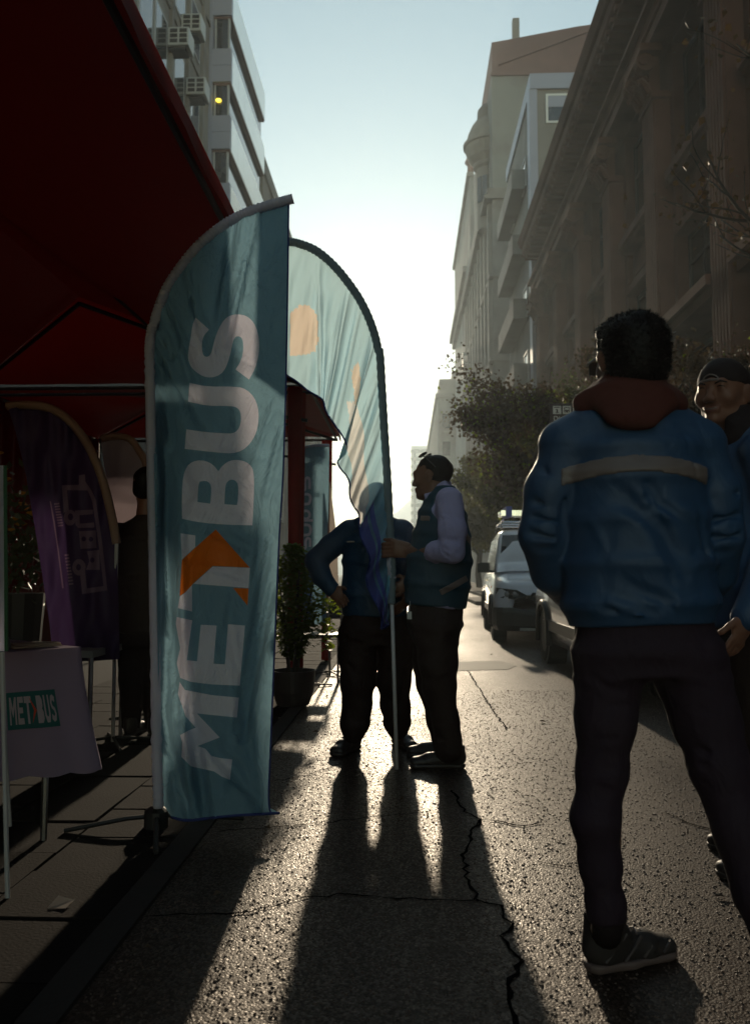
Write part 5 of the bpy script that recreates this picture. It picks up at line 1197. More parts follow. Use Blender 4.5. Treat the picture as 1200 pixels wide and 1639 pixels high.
    def stripe(p0, p1, wd, side):
        s2 = bd.copy(); s2.shell(.004, .007); n = unit(np.cross(p1 - p0, (0, 1, 0)) * V3(1, 0, 1)); m_ = (p0 + p1) / 2; s2.cut(m_ + n * wd / 2, n); s2.cut(m_ - n * wd / 2, -n); e = unit(p1 - p0); s2.cut(p1, e); s2.cut(p0, -e); s2.cut((0, Y + side[0], 0), (0, side[1], 0)); obj('reflective_stripe', s2.mesh('reflective_stripe'), m_band, t, smooth=True)
    stripe(c(704, 949, -.18), c(749, 925, -.18), .034, (0, 1)); stripe(c(734, 842, -.15), c(757, 872, -.1), .028, (.1, 1)); stripe(c(672, 829, -.1), c(692, 831, -.15), .030, (0, 1))
    # trousers
    p = Sdf(lo, hi, .007); loft(p, [(c(697, 958), .165, .150), (c(697, 1000), .175, .150), (c(697, 1025), .16, .13)], UY, .03)
    p.chain([c(697, 1005, -.085), c(700, 1060, -.09), Kn, c(714, 1150, -.085), c(719, 1200, -.08)], [.118, .105, .088, .070, .074], k=.03); p.chain([c(692, 1005, .09), c(690, 1060, .10), Kf, c(702, 1150, .11), c(712, 1186, .12)], [.115, .10, .082, .068, .068], k=.03)
    p.folds(50, ((c(655, 0)[0], c(740, 0)[0]), (Y - .22, Y - .13), (c(0, 1205)[2], c(0, 990)[2])), .13, .012, .007, [(1, 0, .5), (1, 0, -.4)], 9); p.noise(.006, 20, 16); p.cut((0, 0, .035), (0, 0, -1)); obj('trousers', p.mesh('trousers'), m_trous, t, smooth=True)
    shoe(G(744, 1230), (-1, .02), .31, t, (m_shoe, m_shoe), W=.052); H = G(732, 1213); shoe(H, (-1, .12), .30, t, (m_shoe, m_shoe), lace=False, W=.052)
    # close-cropped hair and sunglasses pushed up
    fx = np.cross(fw, (0, 0, 1)); r = Sdf(*hb(q, (-.1, -.13, -.08), (.1, .13, .16), .03), .005); r.ell(q(0, -.016, .034), (.0815, .103, .091), (fx, fw, V3(0, 0, 1))); r.cut(q(0, .06, .0), (fw[0], fw[1], -.75)); r.cut(q(0, 0, -.07), (0, 0, -1)); r.noise(.003, 90, 17); obj('hair', r.mesh('hair'), m_hair, t, smooth=True)
    g_ = MB(); g_.tube([q(-.085, -.05, .04), q(-.080, .0, .090), q(-.06, .028, .112)], .0035, 6); g_.tube([q(.085, -.05, .04), q(.080, .0, .090), q(.06, .028, .112)], .0035, 6)
    for sx in (-1, 1): g_.lathe(tuple(q(sx * .033, .036, .119)), [(.0, -.003), (.026, -.002), (.028, .001), (0, .003)], 14, ax=unit(fw * .5 + V3(0, 0, .8)))
    obj('sunglasses', g_, m_blackmetal, t)
    # ID card on a cord
    k = c(655, 985, -.16); cd = MB(); cd.obox(k, (1, 0, 0), (0, 1, 0), (0, 0, 1), (.012, .003, .02)); cd.tube([k + V3(0, 0, .02), c(656, 962, -.165)], .002, 5); obj('key_tag', cd, m_plastic, t)
person_vest()

# ---- the man with a hand on his hip behind the held flag
def person_hip():
    Y = 5.0; c = lambda x, y, dy=0.: PX(x, y, Y + dy)
    t = thing('person', 'person in dark blue jacket, hand on hip, face hidden by the held flag', 'person', tuple(c(598, 1205) * V3(1, 1, 0)))
    UX = (1, 0, 0); SL, EL, WL = c(556, 850), c(506, 898, .03), c(530, 942, -.06); SR, ER, WR = c(646, 850), c(668, 905, .04), c(655, 955, -.04)
    HL, KL2, AL, HR, KR2, AR = c(575, 990), c(572, 1092, -.02), c(565, 1178), c(632, 990), c(632, 1092, -.02), c(637, 1176, .05)
    lo, hi = bounds([SL, EL, ER, c(600, 745), AL, AR, c(490, 890), c(600, 900, -.12), c(600, 900, .1)], .13); lo[2] = .02
    b = Sdf(lo, hi, .007); fw = unit((.1, -1, -.28)); q = head(b, c(601, 796, -.03), fw, (0, -.25, 1), .98); b.seg(c(601, 808), c(601, 836), .06, .066, k=.03); loft(b, [(c(601, 845), .15, .08), (c(600, 900), .15, .1), (c(600, 990), .14, .1)], UX, .04)
    b.chain([SL, EL, WL], [.05, .04, .028], k=.03); b.chain([SR, ER, WR], [.05, .04, .028], k=.03); hand(b, WL, unit(c(548, 962, -.11) - WL), unit(c(545, 935, -.08) - WL), curl=.3); hand(b, WR, unit(c(640, 972, -.1) - WR), (0, -.4, 1), curl=.3)
    for H_, K_, A_ in ((HL, KL2, AL), (HR, KR2, AR)): b.chain([H_, K_, A_], [.075, .05, .036], k=.03)
    obj('body', b.mesh('body'), m_skin2, t, smooth=True)
    fx = np.cross(fw, (0, -.25, 1)); r = Sdf(*hb(q, (-.1, -.13, -.08), (.1, .13, .16), .03), .006); r.ell(q(0, -.018, .036), (.084, .105, .092), (fx, fw, np.cross(unit(fx), fw))); r.cut(q(0, .06, .01), (fw[0], fw[1], -.3)); r.noise(.003, 90, 21); obj('hair', r.mesh('hair'), m_hair, t, smooth=True)
    j = Sdf(lo, hi, .007); loft(j, [(c(599, 985), .190, .125), (c(599, 950), .196, .135), (c(600, 900), .190, .135), (c(601, 868), .196, .125), (c(601, 848), .190, .108), (c(601, 834), .125, .09), (c(601, 824), .075, .075)], UX, .03)
    j.chain([c(560, 852), c(530, 874, .02), EL, c(514, 922, -.02), WL], [.074, .070, .064, .058, .048], k=.015); j.chain([c(642, 852), c(658, 876, .02), ER, WR], [.074, .068, .062, .048], k=.015); j.cut(c(599, 986), (0, 0, -1))
    j.folds(50, ((c(490, 0)[0], c(655, 0)[0]), (Y - .16, Y - .05), (c(0, 980)[2], c(0, 850)[2])), .12, .012, .007, [(1, 0, .4), (1, 0, -.6), (.3, 0, 1)], 22); j.groove(c(600, 835, -.13), c(602, 985, -.14), .008, .006); j.noise(.004, 24, 23); obj('jacket', j.mesh('jacket'), m_jnavy, t, smooth=True)
    lg = MB(); lg.obox(c(561, 867, -.118), (1, 0, 0), (0, 1, 0), (0, 0, 1), (.022, .006, .004)); obj('chest_logo', lg, m_band, t)
    p = Sdf(lo, hi, .007); loft(p, [(c(600, 972), .17, .118), (c(602, 1010), .18, .122), (c(603, 1030), .17, .115)], UX, .03)
    p.chain([c(576, 1010), c(574, 1050), KL2, c(570, 1130), c(567, 1160), c(567, 1172)], [.122, .112, .094, .086, .085, .062], k=.03); p.chain([c(632, 1010), c(633, 1050), KR2, c(633, 1130, .02), c(635, 1158, .05), c(636, 1170, .05)], [.118, .106, .090, .082, .080, .06], k=.03)
    p.folds(60, ((c(545, 0)[0], c(655, 0)[0]), (Y - .14, Y - .06), (c(0, 1168)[2], c(0, 1000)[2])), .12, .012, .008, [(1, 0, .4), (1, 0, -.4)], 24); p.noise(.007, 20, 25); obj('trousers', p.mesh('trousers'), m_trous, t, smooth=True)
    H = V3(*G(566, 1200)); shoe(H + V3(.02, .05, 0), (-.45, -1, 0), .30, t, (m_shoe, m_shoe), boot=.07, W=.052); H = V3(*G(636, 1192)); shoe(H + V3(-.01, .06, 0), (.35, -1, 0), .30, t, (m_shoe, m_shoe), boot=.07, W=.052)
person_hip()

# ---- the smiling man in a backward cap at the right edge
def person_cap():
    Y = 3.05; c = lambda x, y, dy=0.: PX(x, y, Y + dy)
    t = thing('person', 'smiling person in a backward black cap and blue jacket looking over from the right edge', 'person', tuple(c(1190, 1385) * V3(1, 1, 0)))
    U = unit((.45, -.9, 0)); bf = unit((-.9, -.45, 0)); fw = unit((-.70, -.72, -.02)); upv = unit((.04, 0, 1))
    Sn, En, Wn = c(1222, 712, -.16), c(1246, 860, -.17), c(1192, 985, -.20); Sf, Ef, Wf = c(1170, 712, .18), c(1165, 860, .22), c(1140, 960, .12)
    Hn, Kn, An, Hf, Kf, Af = c(1218, 1010, -.08), c(1212, 1190, -.08), c(1216, 1365, -.06), c(1195, 1010, .08), c(1185, 1180, .09), c(1182, 1330, .12)
    lo, hi = bounds([Sn, Sf, En, Ef, An, Af, c(1158, 560), c(1110, 640, -.1)], .14); lo[2] = .02
    b = Sdf(lo, hi, .0048); q = head(b, c(1156, 631), fw, upv, 1.05)
    b.seg(c(1166, 660), c(1184, 705), .058, .068, k=.03); loft(b, [(c(1192, 705), .15, .08), (c(1196, 800), .16, .10), (c(1200, 990), .14, .1)], U, .04)
    b.chain([Sn, En, Wn], [.05, .04, .028], k=.03); b.chain([Sf, Ef, Wf], [.05, .04, .028], k=.03); hand(b, Wn, (-.35, -.1, -.9), (-.8, -.5, 0), curl=.45); hand(b, Wf, (-.4, -.1, -.9), (-.8, -.5, 0), curl=.45)
    for H_, K_, A_ in ((Hn, Kn, An), (Hf, Kf, Af)): b.chain([H_, K_, A_], [.075, .05, .036], k=.03)
    obj('body', b.mesh('body'), m_skin, t, smooth=True)
    rt = np.cross(fw, upv)
    for sx in (-1, 1):
        e = MB(); e.lathe(tuple(q(sx * .033, .0835, .004)), [(0, -.004), (.010, -.003), (.012, .002), (.010, .0055), (.005, .0068), (0, .007)], 12, ax=fw); obj('eye', e, M('eye_white', (.35, .3, .28), .3, .05), t, smooth=True)
        e = MB(); e.lathe(tuple(q(sx * .033 - .001, .0905, .003)), [(.0055, -.001), (.0045, .0012), (0, .0015)], 10, ax=fw); obj('iris', e, m_hair, t)
        e = MB(); e.tube([q(sx * .016, .097, .022), q(sx * .034, .096, .029), q(sx * .052, .084, .024)], [.0028, .0042, .002], 6); obj('eyebrow', e, m_hair, t, smooth=True)
        e = MB(); e.tube([q(sx * .021, .093, .012), q(sx * .033, .0965, .0135), q(sx * .046, .087, .010)], [.0014, .002, .0014], 5); obj('eyelid', e, m_hair, t, smooth=True)
    e = MB(); e.tube([q(-.030, .088, -.054), q(-.014, .0965, -.060), q(0, .0985, -.062), q(.014, .0965, -.060), q(.030, .088, -.054)], [.001, .0030, .0034, .0030, .001], 6); obj('teeth', e, M('teeth', (.22, .17, .14), .4), t, smooth=True)
    e = MB(); e.tube([q(-.032, .086, -.053), q(-.014, .0965, -.057), q(0, .099, -.0565), q(.014, .0965, -.057), q(.032, .086, -.053)], [.002, .0035, .003, .0035, .002], 6); e.tube([q(-.030, .087, -.056), q(-.014, .096, -.066), q(0, .098, -.069), q(.014, .096, -.066), q(.030, .087, -.056)], [.002, .004, .0048, .004, .002], 6); obj('lips', e, M('lips', (.22, .085, .065), .45), t, smooth=True)
    # cap worn backwards: dome, strap gap over the forehead, peak behind
    k = Sdf(*hb(q, (-.12, -.2, -.05), (.12, .14, .17), .03), .0045); k.ell(q(0, -.012, .036), (.087, .110, .094), (rt, fw, upv)); k.cut(q(0, .08, .034), unit(-upv + fw * .10)); k.seg(q(-.05, -.10, .02), q(.05, -.10, .02), (.055, .006), None, fw, .012) if 0 else None
    k.ell(q(0, -.155, .015), (.068, .075, .007), (rt, fw, upv), .01); k.ell(q(0, .112, .042), (.026, .03, .013), (rt, fw, upv), .004, 'sub'); k.groove(q(0, .1, .06), q(0, -.05, .132), .004, .002); k.groove(q(.06, .06, .06), q(0, -.02, .132), .004, .002); k.groove(q(-.06, .06, .06), q(0, -.02, .132), .004, .002); k.noise(.002, 40, 31); obj('cap', k.mesh('cap'), m_capm, t, smooth=True)
    e = MB(); e.tube([q(.027 * math.cos(a), .102 - .01 * abs(math.cos(a)), .034 + .020 * math.sin(a)) for a in np.linspace(0, math.pi, 9)], .0028, 5); e.tube([q(-.026, .094, .034), q(0, .102, .036), q(.026, .094, .034)], .0045, 6); obj('cap_strap', e, m_band, t)
    r = Sdf(*hb(q, (-.1, -.13, -.09), (.1, .13, .06), .03), .005); r.ell(q(0, -.022, .026), (.081, .096, .090), (rt, fw, upv)); r.cut(q(0, -.005, .0), fw); r.cut(q(0, 0, -.06), (0, 0, -1)); r.cut(q(0, 0, .045), (0, 0, 1)); r.noise(.003, 90, 33); obj('hair', r.mesh('hair'), m_hair, t, smooth=True)
    j = Sdf(lo, hi, .007); loft(j, [(c(1204, 1000), .19, .135), (c(1202, 940), .20, .145), (c(1199, 860), .195, .145), (c(1196, 780), .195, .140), (c(1195, 725), .19, .12), (c(1190, 695), .12, .09), (c(1186, 680), .075, .075)], U, .03)
    j.chain([c(1218, 722, -.15), c(1238, 790, -.18), En, c(1225, 930, -.19), Wn], [.074, .072, .066, .058, .050], k=.014); j.chain([c(1172, 722, .17), c(1162, 790, .21), Ef, Wf], [.074, .07, .062, .05], k=.014); j.cut(c(1204, 1003), (0, 0, -1))
    j.folds(60, ((c(1150, 0)[0], c(1240, 0)[0]), (Y - .3, Y - .1), (c(0, 990)[2], c(0, 720)[2])), .12, .012, .007, [(.5, -.3, .8), (1, -.4, -.4)], 34); j.noise(.005, 22, 35); obj('jacket', j.mesh('jacket'), m_jblue, t, smooth=True)
    co = Sdf(*bounds([c(1120, 650, -.2), c(1230, 740, .2)], .03), .006); co.seg(c(1172, 690), c(1182, 672), (.098, .092), (.086, .080), U, .02); co.ell(q(0, .02, -.12), (.05, .06, .05), (rt, fw, upv), .02, 'sub'); co.noise(.003, 30, 36); obj('collar', co.mesh('collar'), m_capm, t, smooth=True)
    p = Sdf(lo, hi, .008); loft(p, [(c(1204, 990), .17, .12), (c(1206, 1040), .17, .12)], U, .03); p.chain([c(1214, 1040, -.07), Kn, c(1214, 1290, -.07), An], [.105, .078, .066, .062], k=.03); p.chain([c(1194, 1040, .08), Kf, c(1184, 1270, .1), Af], [.105, .078, .066, .062], k=.03); p.folds(40, ((c(1160, 0)[0], c(1240, 0)[0]), (Y - .2, Y), (c(0, 1340)[2], c(0, 1020)[2])), .12, .012, .007, [(1, 0, .4), (1, 0, -.4)], 37); p.noise(.005, 20, 38); obj('trousers', p.mesh('trousers'), m_trous, t, smooth=True)
    T1 = V3(*G(1132, 1362)); T2 = V3(*G(1148, 1408)); shoe(T1 + V3(.285, .09, 0), (-.95, -.3), .30, t, (m_shoe, m_shoe), W=.05); shoe(T2 + V3(.285, .08, 0), (-.96, -.25), .30, t, (m_shoe, m_shoe), W=.05)
person_cap()

# ---- the dark figure under the canopy
def person_shade():
    Y = 5.5; c = lambda x, y, dy=0.: PX(x, y, Y + dy)
    t = thing('person', 'person standing in deep shade under the canopy, mostly hidden by the big flag', 'person', tuple(c(222, 1170) * V3(1, 1, 0)))
    UX = (1, 0, 0); lo, hi = bounds([c(170, 740), c(280, 740), c(170, 1180), c(280, 1180)], .16); lo[2] = .0; b = Sdf(lo, hi, .009)
    q = head(b, c(236, 778), (.2, 1, 0), (0, 0, 1), 1.02); b.seg(c(236, 800), c(234, 832), .06, .068, k=.03); loft(b, [(c(232, 842), .15, .08), (c(230, 900), .15, .1), (c(228, 1000), .14, .1)], UX, .04)
    A = ((c(190, 855), c(184, 930), c(192, 1000)), (c(272, 855), c(280, 930), c(274, 1000))); Lg = ((c(212, 1000), c(210, 1090), c(210, 1165)), (c(246, 1000), c(247, 1090), c(248, 1165)))
    for a in A: b.chain(a, [.05, .04, .03], k=.03); hand(b, a[2], (0, .1, -1), (0, 1, 0), curl=.3)
    for a in Lg: b.chain(a, [.075, .05, .036], k=.03)
    obj('body', b.mesh('body'), m_skin, t, smooth=True); r = Sdf(*hb(q, (-.1, -.13, -.1), (.1, .13, .17), .03), .007); r.ell(q(0, -.016, .034), (.084, .105, .093), k=.02); r.ell(q(0, -.03, -.03), (.075, .07, .07), k=.03); r.cut(q(0, .06, 0), (.2, 1, -.4)); r.noise(.004, 60, 41); obj('hair', r.mesh('hair'), m_hair, t, smooth=True)
    j = Sdf(lo, hi, .009); loft(j, [(c(230, 1010), .19, .13), (c(231, 920), .19, .135), (c(233, 862), .19, .12), (c(234, 840), .13, .09), (c(235, 828), .075, .075)], UX, .03)
    for a in A: j.chain(a, [.075, .065, .05], k=.015)
    j.cut(c(230, 1012), (0, 0, -1)); j.noise(.006, 20, 42); obj('jacket', j.mesh('jacket'), cloth_m('brown_jacket', (.04, .025, .02)), t, smooth=True)
    p = Sdf(lo, hi, .009); loft(p, [(c(229, 995), .17, .12), (c(229, 1030), .17, .12)], UX, .03)
    for a in Lg: p.chain(a, [.1, .075, .06], k=.03)
    p.noise(.006, 20, 43); p.cut((0, 0, .05), (0, 0, -1)); obj('trousers', p.mesh('trousers'), m_trous, t, smooth=True)
    for a in Lg: g0 = V3(a[2][0], a[2][1] - .08, 0); shoe(g0, (.15, 1), .29, t, (m_shoe, m_shoe), lace=False, k=.007)
person_shade()
# ------------------------------------------------------------------ vehicles
m_vwhite = M('white_car_paint', (.76, .74, .80), .22, .03, 2, 0, coat=.6)
m_vsilver = M('silver_car_paint', (.42, .40, .40), .25, .04, 2, 0, coat=.6, metal=.3)
m_vblack = M('black_trim', (.014, .013, .013), .5, .2, 20, .15, 200)
m_vglass = M('car_glass', (.025, .028, .032), .04, .2, 1, 0, spec=.8)
m_lens = M('headlight_lens', (.30, .30, .32), .08, .2, 40, .2, 60, spec=.8)
m_chrome = M('chrome', (.7, .7, .7), .12, .05, metal=1.)
m_plate = M('number_plate', (.55, .50, .38), .5, .1)
m_amber = M('amber_lens', (.7, .2, .03), .2, .1)

def car(name, label, cat, org, W, L, paint, hs, van, rack=False):
    """vehicle whose front faces the camera (-y); hs = half-width, heights: hood edge, cowl, roof"""
    hood, cowl, roof, gc, hl = hs
    t = thing(name, label, cat, org); ox, oy, _ = org; w = W / 2
    P = lambda x, d, z: (ox + x, oy + d, z)
    def ring(d, wb, wm, wt, z0, zm, zt, crown=.03):
        h = [(0, z0), (wb * .85, z0), (wb, z0 + .06), (wm, zm * .55 + z0 * .45), (wm, zm), (wt + (wm - wt) * .4, zm + (zt - zm) * .6), (wt, zt - .015), (wt * .8, zt + crown * .5), (0, zt + crown)]
        return [P(x, d, z) for x, z in h] + [P(-x, d, z) for x, z in h[-2:0:-1]]
    st = [(.00, .60, .66, .62, gc + .22, .55, hood - .17), (.03, .74, .80, .72, gc + .10, .60, hood - .06), (.09, .83, .88, .80, gc + .03, .62, hood), (.25, .88, .925, .83, gc, .68, hood + .05), (.55, .90, .93, .85, gc, .72, hood + (cowl - hood) * .6), (hl, .90, .935, .86, gc, .78, cowl), (hl + .5, .90, .935, .88, gc, .80, cowl), (L * .6, .90, .935, .89, gc, .82, cowl), (L - .3, .89, .93, .88, gc, .82, cowl), (L - .05, .86, .90, .84, gc + .08, .80, cowl - .03), (L, .80, .84, .78, gc + .2, .75, cowl - .08)]
    b = MB(); rings = [ring(d, a * w / .935, m_ * w / .935, tt * w / .935, z0, zm, zt) for d, a, m_, tt, z0, zm, zt in st]; n = len(rings[0]); b.grid(rings, close=True); k = (len(rings) - 1) * n
    b.f += [tuple(range(n)), tuple(range(k, k + n))[::-1]]; b.m += [0, 0]
    # cut the wheel openings away by darkening arches: built as proud arch rings further down
    obj('body', b, paint, t, smooth=True, bevel=0)
    gst = [(hl - .05, .86, .86, cowl - .02, cowl + .02), (hl + .18, .86, .83, cowl - .02, cowl + .20), (hl + .72, .87, .73, cowl - .02, roof - .06), (hl + .98, .875, .70, cowl - .02, roof), (L * .66, .88, .70, cowl - .02, roof + .01), (L - (.12 if van else .75), .87, .69, cowl - .02, roof - .04), (L - .04, .85, .72 if not van else .68, cowl - .02, roof - .09 if van else cowl + .05)]
    b = MB(); rings = []
    for d, wb, wt, z0, zt in gst:
        wb, wt = wb * w / .935, wt * w / .935; h = [(0, z0), (wb, z0), (wb - .008, z0 + .03), (wt + .02, zt - .05), (wt - .03, zt - .008), (wt * .7, zt + .012), (0, zt + .02)]; rings.append([P(x, d, z) for x, z in h] + [P(-x, d, z) for x, z in h[-2:0:-1]])
    n = len(rings[0]); b.grid(rings, close=True); k = (len(rings) - 1) * n; b.f += [tuple(range(n)), tuple(range(k, k + n))[::-1]]; b.m += [0, 0]; obj('cabin', b, paint, t, smooth=True)
    # glass laid 4 mm proud of the cabin
    f = w / .935
    A = lambda x, d, z: P(x * f, d, z)
    ws = [[A(-.80 + .10 * v + u * (1.60 - .20 * v), hl + .055 + .60 * v + .02 - .10 * math.sin(math.pi * u) * 0 - .012, cowl + .065 + (roof - .10 - cowl - .065) * v + .012 * math.sin(math.pi * u)) for u in np.linspace(0, 1, 9)] for v in np.linspace(0, 1, 5)]
    # push onto the slanted face
    ws = [[(p[0], oy + hl + .02 + (p[2] - cowl) / max(roof - .06 - cowl, .1) * .70 - .028, p[2]) for p in r_] for r_ in ws]; obj('windscreen', MB().grid(ws), m_vglass, t, smooth=True)
    for sx in (-1, 1):
        for d0, d1, d2, d3 in ((hl + .32, hl + 1.18, hl + 1.18, hl + .86), (hl + 1.26, L * .60, L * .60, hl + 1.26), (L * .62, L - .35, L - .45, L * .62)):
            lo_ = cowl + .04; hi_ = roof - .12
            def sp(d, z): v = (z - cowl) / (roof - cowl); return P(sx * (.872 * f - v * .155 * f + .006), d, z)
            q = [sp(d0, lo_), sp(d1, lo_), sp(d2, hi_), sp(d3, hi_)]; obj('window', MB().add(q, [(0, 1, 2, 3) if sx > 0 else (3, 2, 1, 0)]), m_vglass, t)
        # lamps: lens on the corner with dark housing
        hz_ = hood - .13; q = [(.44, .005, hz_ - .03), (.60, .012, hz_ + .055), (.80, .075, hz_ + .075), (.895, .27, hz_ + .085), (.90, .27, hz_ - .01), (.84, .10, hz_ - .065), (.62, .015, hz_ - .09)]
        V = [P(sx * x * f, d - .035, z) for x, d, z in q]; c_ = P(sx * .70 * f, .012, hz_ - .005); hb = MB().add(V + [c_], [((i, (i + 1) % 7, 7) if sx > 0 else ((i + 1) % 7, i, 7)) for i in range(7)]); ho = obj('headlight', hb, m_vblack, t)
        for x in (.62, .74): b2 = MB(); b2.lathe(P(sx * x * f, .0 if x < .7 else .03, hz_ - .01), [(0, -.02), (.035, -.016), (.045, .01), (.0, .014)], 12, ax=(0, -1, 0)); obj('lens', b2, m_lens, ho, smooth=True, loc=(0, 0, 0) if 0 else None)
        m_ = MB(); m_.obox(P(sx * (w + .10), hl + .42, cowl + .09), (1, 0, 0), (0, 1, 0), (0, 0, 1), (.10, .05, .085)); m_.obox(P(sx * (w - .02), hl + .43, cowl + .03), (1, 0, 0), (0, 1, 0), (0, 0, 1), (.06, .03, .02)); obj('wing_mirror', m_, m_vblack, t, bevel=.025)
        for d in (hl + 1.05, L * .62): obj('door_handle', MB().obox(P(sx * (w + .012), d, cowl - .12), (1, 0, 0), (0, 1, 0), (0, 0, 1), (.012, .09, .014)), m_chrome, t)
        obj('side_trim', MB().obox(P(sx * (w + .002), L * .5, gc + .26), (1, 0, 0), (0, 1, 0), (0, 0, 1), (.012, L * .24, .06)), m_vblack, t, bevel=.008)
        b2 = MB(); b2.obox(P(sx * .62 * f, .012, gc + .20), (1, 0, 0), (0, 1, 0), (0, 0, 1), (.07, .012, .035)); obj('fog_lamp', b2, m_lens, t)
        for d in (.86, L - .85):
            x = sx * (w - .105); rd = .325; wh = obj('wheel', MB().lathe(P(x, d, rd), [(.20, -.10), (.30, -.105), (rd, -.08), (rd + .001, 0), (rd, .08), (.30, .105), (.20, .10)], 32, ax=(sx, 0, 0)), m_rubber, t, smooth=True)
            rm = MB(); rm.lathe(P(x, d, rd), [(.0, .075), (.05, .08), (.06, .06), (.17, .072), (.205, .095), (.21, .09), (.21, -.05), (.0, -.05)], 24, ax=(sx, 0, 0))
            for a in range(5): an = a * 2 * math.pi / 5 + .3; rm.obox(P(x + sx * .082, d + .11 * math.cos(an), rd + .11 * math.sin(an)), (1, 0, 0), (0, math.cos(an), math.sin(an)), (0, -math.sin(an), math.cos(an)), (.014, .10, .026))
            obj('rim', rm, m_steel, wh, smooth=False)
            ar = MB(); pts = [P(sx * (w + .006), d + .385 * math.cos(a), rd + .385 * math.sin(a)) for a in np.linspace(-.25, math.pi + .25, 18)]; ar.tube(pts, .035, 6); obj('wheel_arch', ar, m_vblack, t, smooth=True)
            hole = MB(); hole.lathe(P(sx * (w - .02), d, rd), [(.0, .012), (.372, .012), (.372, -.2), (.0, -.2)], 24, ax=(sx, 0, 0)); obj('wheel_housing', hole, m_vblack, t)
    gr = MB().prism([(-.40, hood - .20), (-.36, hood - .115), (.36, hood - .115), (.40, hood - .20), (.27, hood - .33), (-.27, hood - .33)], P(0, -.012, 0), (1, 0, 0), (0, 0, 1), (0, .09, 0)); g_ = obj('grille', gr, m_vblack, t, bevel=.01)
    obj('grille_bar', MB().obox(P(0, -.02, hood - .165), (1, 0, 0), (0, 1, 0), (0, 0, 1), (.34, .008, .012)), m_chrome, t)
    pl_ = [(.955, .80), (.95, .30), (.905, .085), (.82, -.0), (.66, -.035), (.35, -.045)]; pl_ = pl_ + [(-x, d) for x, d in pl_[::-1]]; bp = []
    for z_, k_ in ((gc - .03, .96), (gc + .05, 1.0), (gc + .20, 1.0), (gc + .27, .985)): bp.append([P(x * f * k_, d + (1 - k_) * 1.2, z_ + (.05 if abs(x) > .6 and z_ > gc + .1 else 0)) for x, d in pl_])
    bm_ = MB().grid(bp); obj('bumper', bm_, m_vblack, t)
    obj('skid_plate', MB().obox(P(0, -.005, gc - .0), (1, 0, 0), (0, 1, 0), (0, 0, 1), (.55, .02, .02)), m_plastic, t)
    obj('number_plate', MB().obox(P(0, -.03, gc + .31), (1, 0, 0), (0, 1, 0), (0, 0, 1), (.18, .006, .06)), m_plate, t)
    wp = MB()
    for sx in (-.45, .25): wp.tube([P(sx, hl + .02, cowl + .05), P(sx + .22, hl + .10, cowl + .16), P(sx + .48, hl + .055, cowl + .11)], .008, 5)
    obj('wiper', wp, m_vblack, t)
    b2 = MB(); b2.obox(P(-w - .005, .75, cowl - .22), (1, 0, 0), (0, 1, 0), (0, 0, 1), (.006, .03, .016)); obj('side_indicator', b2, m_amber, t)
    if rack:
        rk = MB()
        for d in (hl + .95, hl + 1.7, hl + 2.5): rk.tube([P(-.68, d, roof + .02), P(-.68, d, roof + .14), P(.68, d, roof + .14), P(.68, d, roof + .02)], .018, 6)
        for x in (-.66, .66): rk.tube([P(x, hl + .85, roof + .16), P(x, hl + 2.6, roof + .16)], .016, 6)
        obj('roof_rack', rk, m_chrome, t)
    return t
van = car('van', 'white compact van with dark lower bumper and a loaded roof rack coming down the street', 'van', (2.24, 12.75, 0), 1.84, 4.4, m_vwhite, (.88, 1.06, 1.80, .22, .95), True, True)
van.rotation_euler = (0, 0, R(-2.6))
# load on the rack
def ladder():
    o = (2.22, 14.0, 2.0); t = thing('ladder', 'aluminium ladder lying across the roof rack of the white van', 'ladder', o); m = m_chrome
    for y in (13.75, 14.15): obj('rail', MB().obox((2.2, y, 2.03), (1, 0, 0), (0, 1, 0), (0, 0, 1), (.66, .03, .045)), m, t)
    for i in range(8): obj('rung', MB().obox((1.62 + i * .17, 13.95, 2.03), (1, 0, 0), (0, 1, 0), (0, 0, 1), (.015, .17, .015)), m, t)
    obj('strap', MB().obox((1.66, 13.94, 2.05), (1, 0, 0), (0, 1, 0), (0, 0, 1), (.045, .27, .085)), M('blue_strap', (.12, .16, .55), .6, .1), t)
ladder()
car('parked_car', 'silver car parked just behind the person with the striped jacket', 'car', (2.52, 6.95, 0), 1.78, 4.1, m_vsilver, (.72, .90, 1.46, .20, 1.05), False)

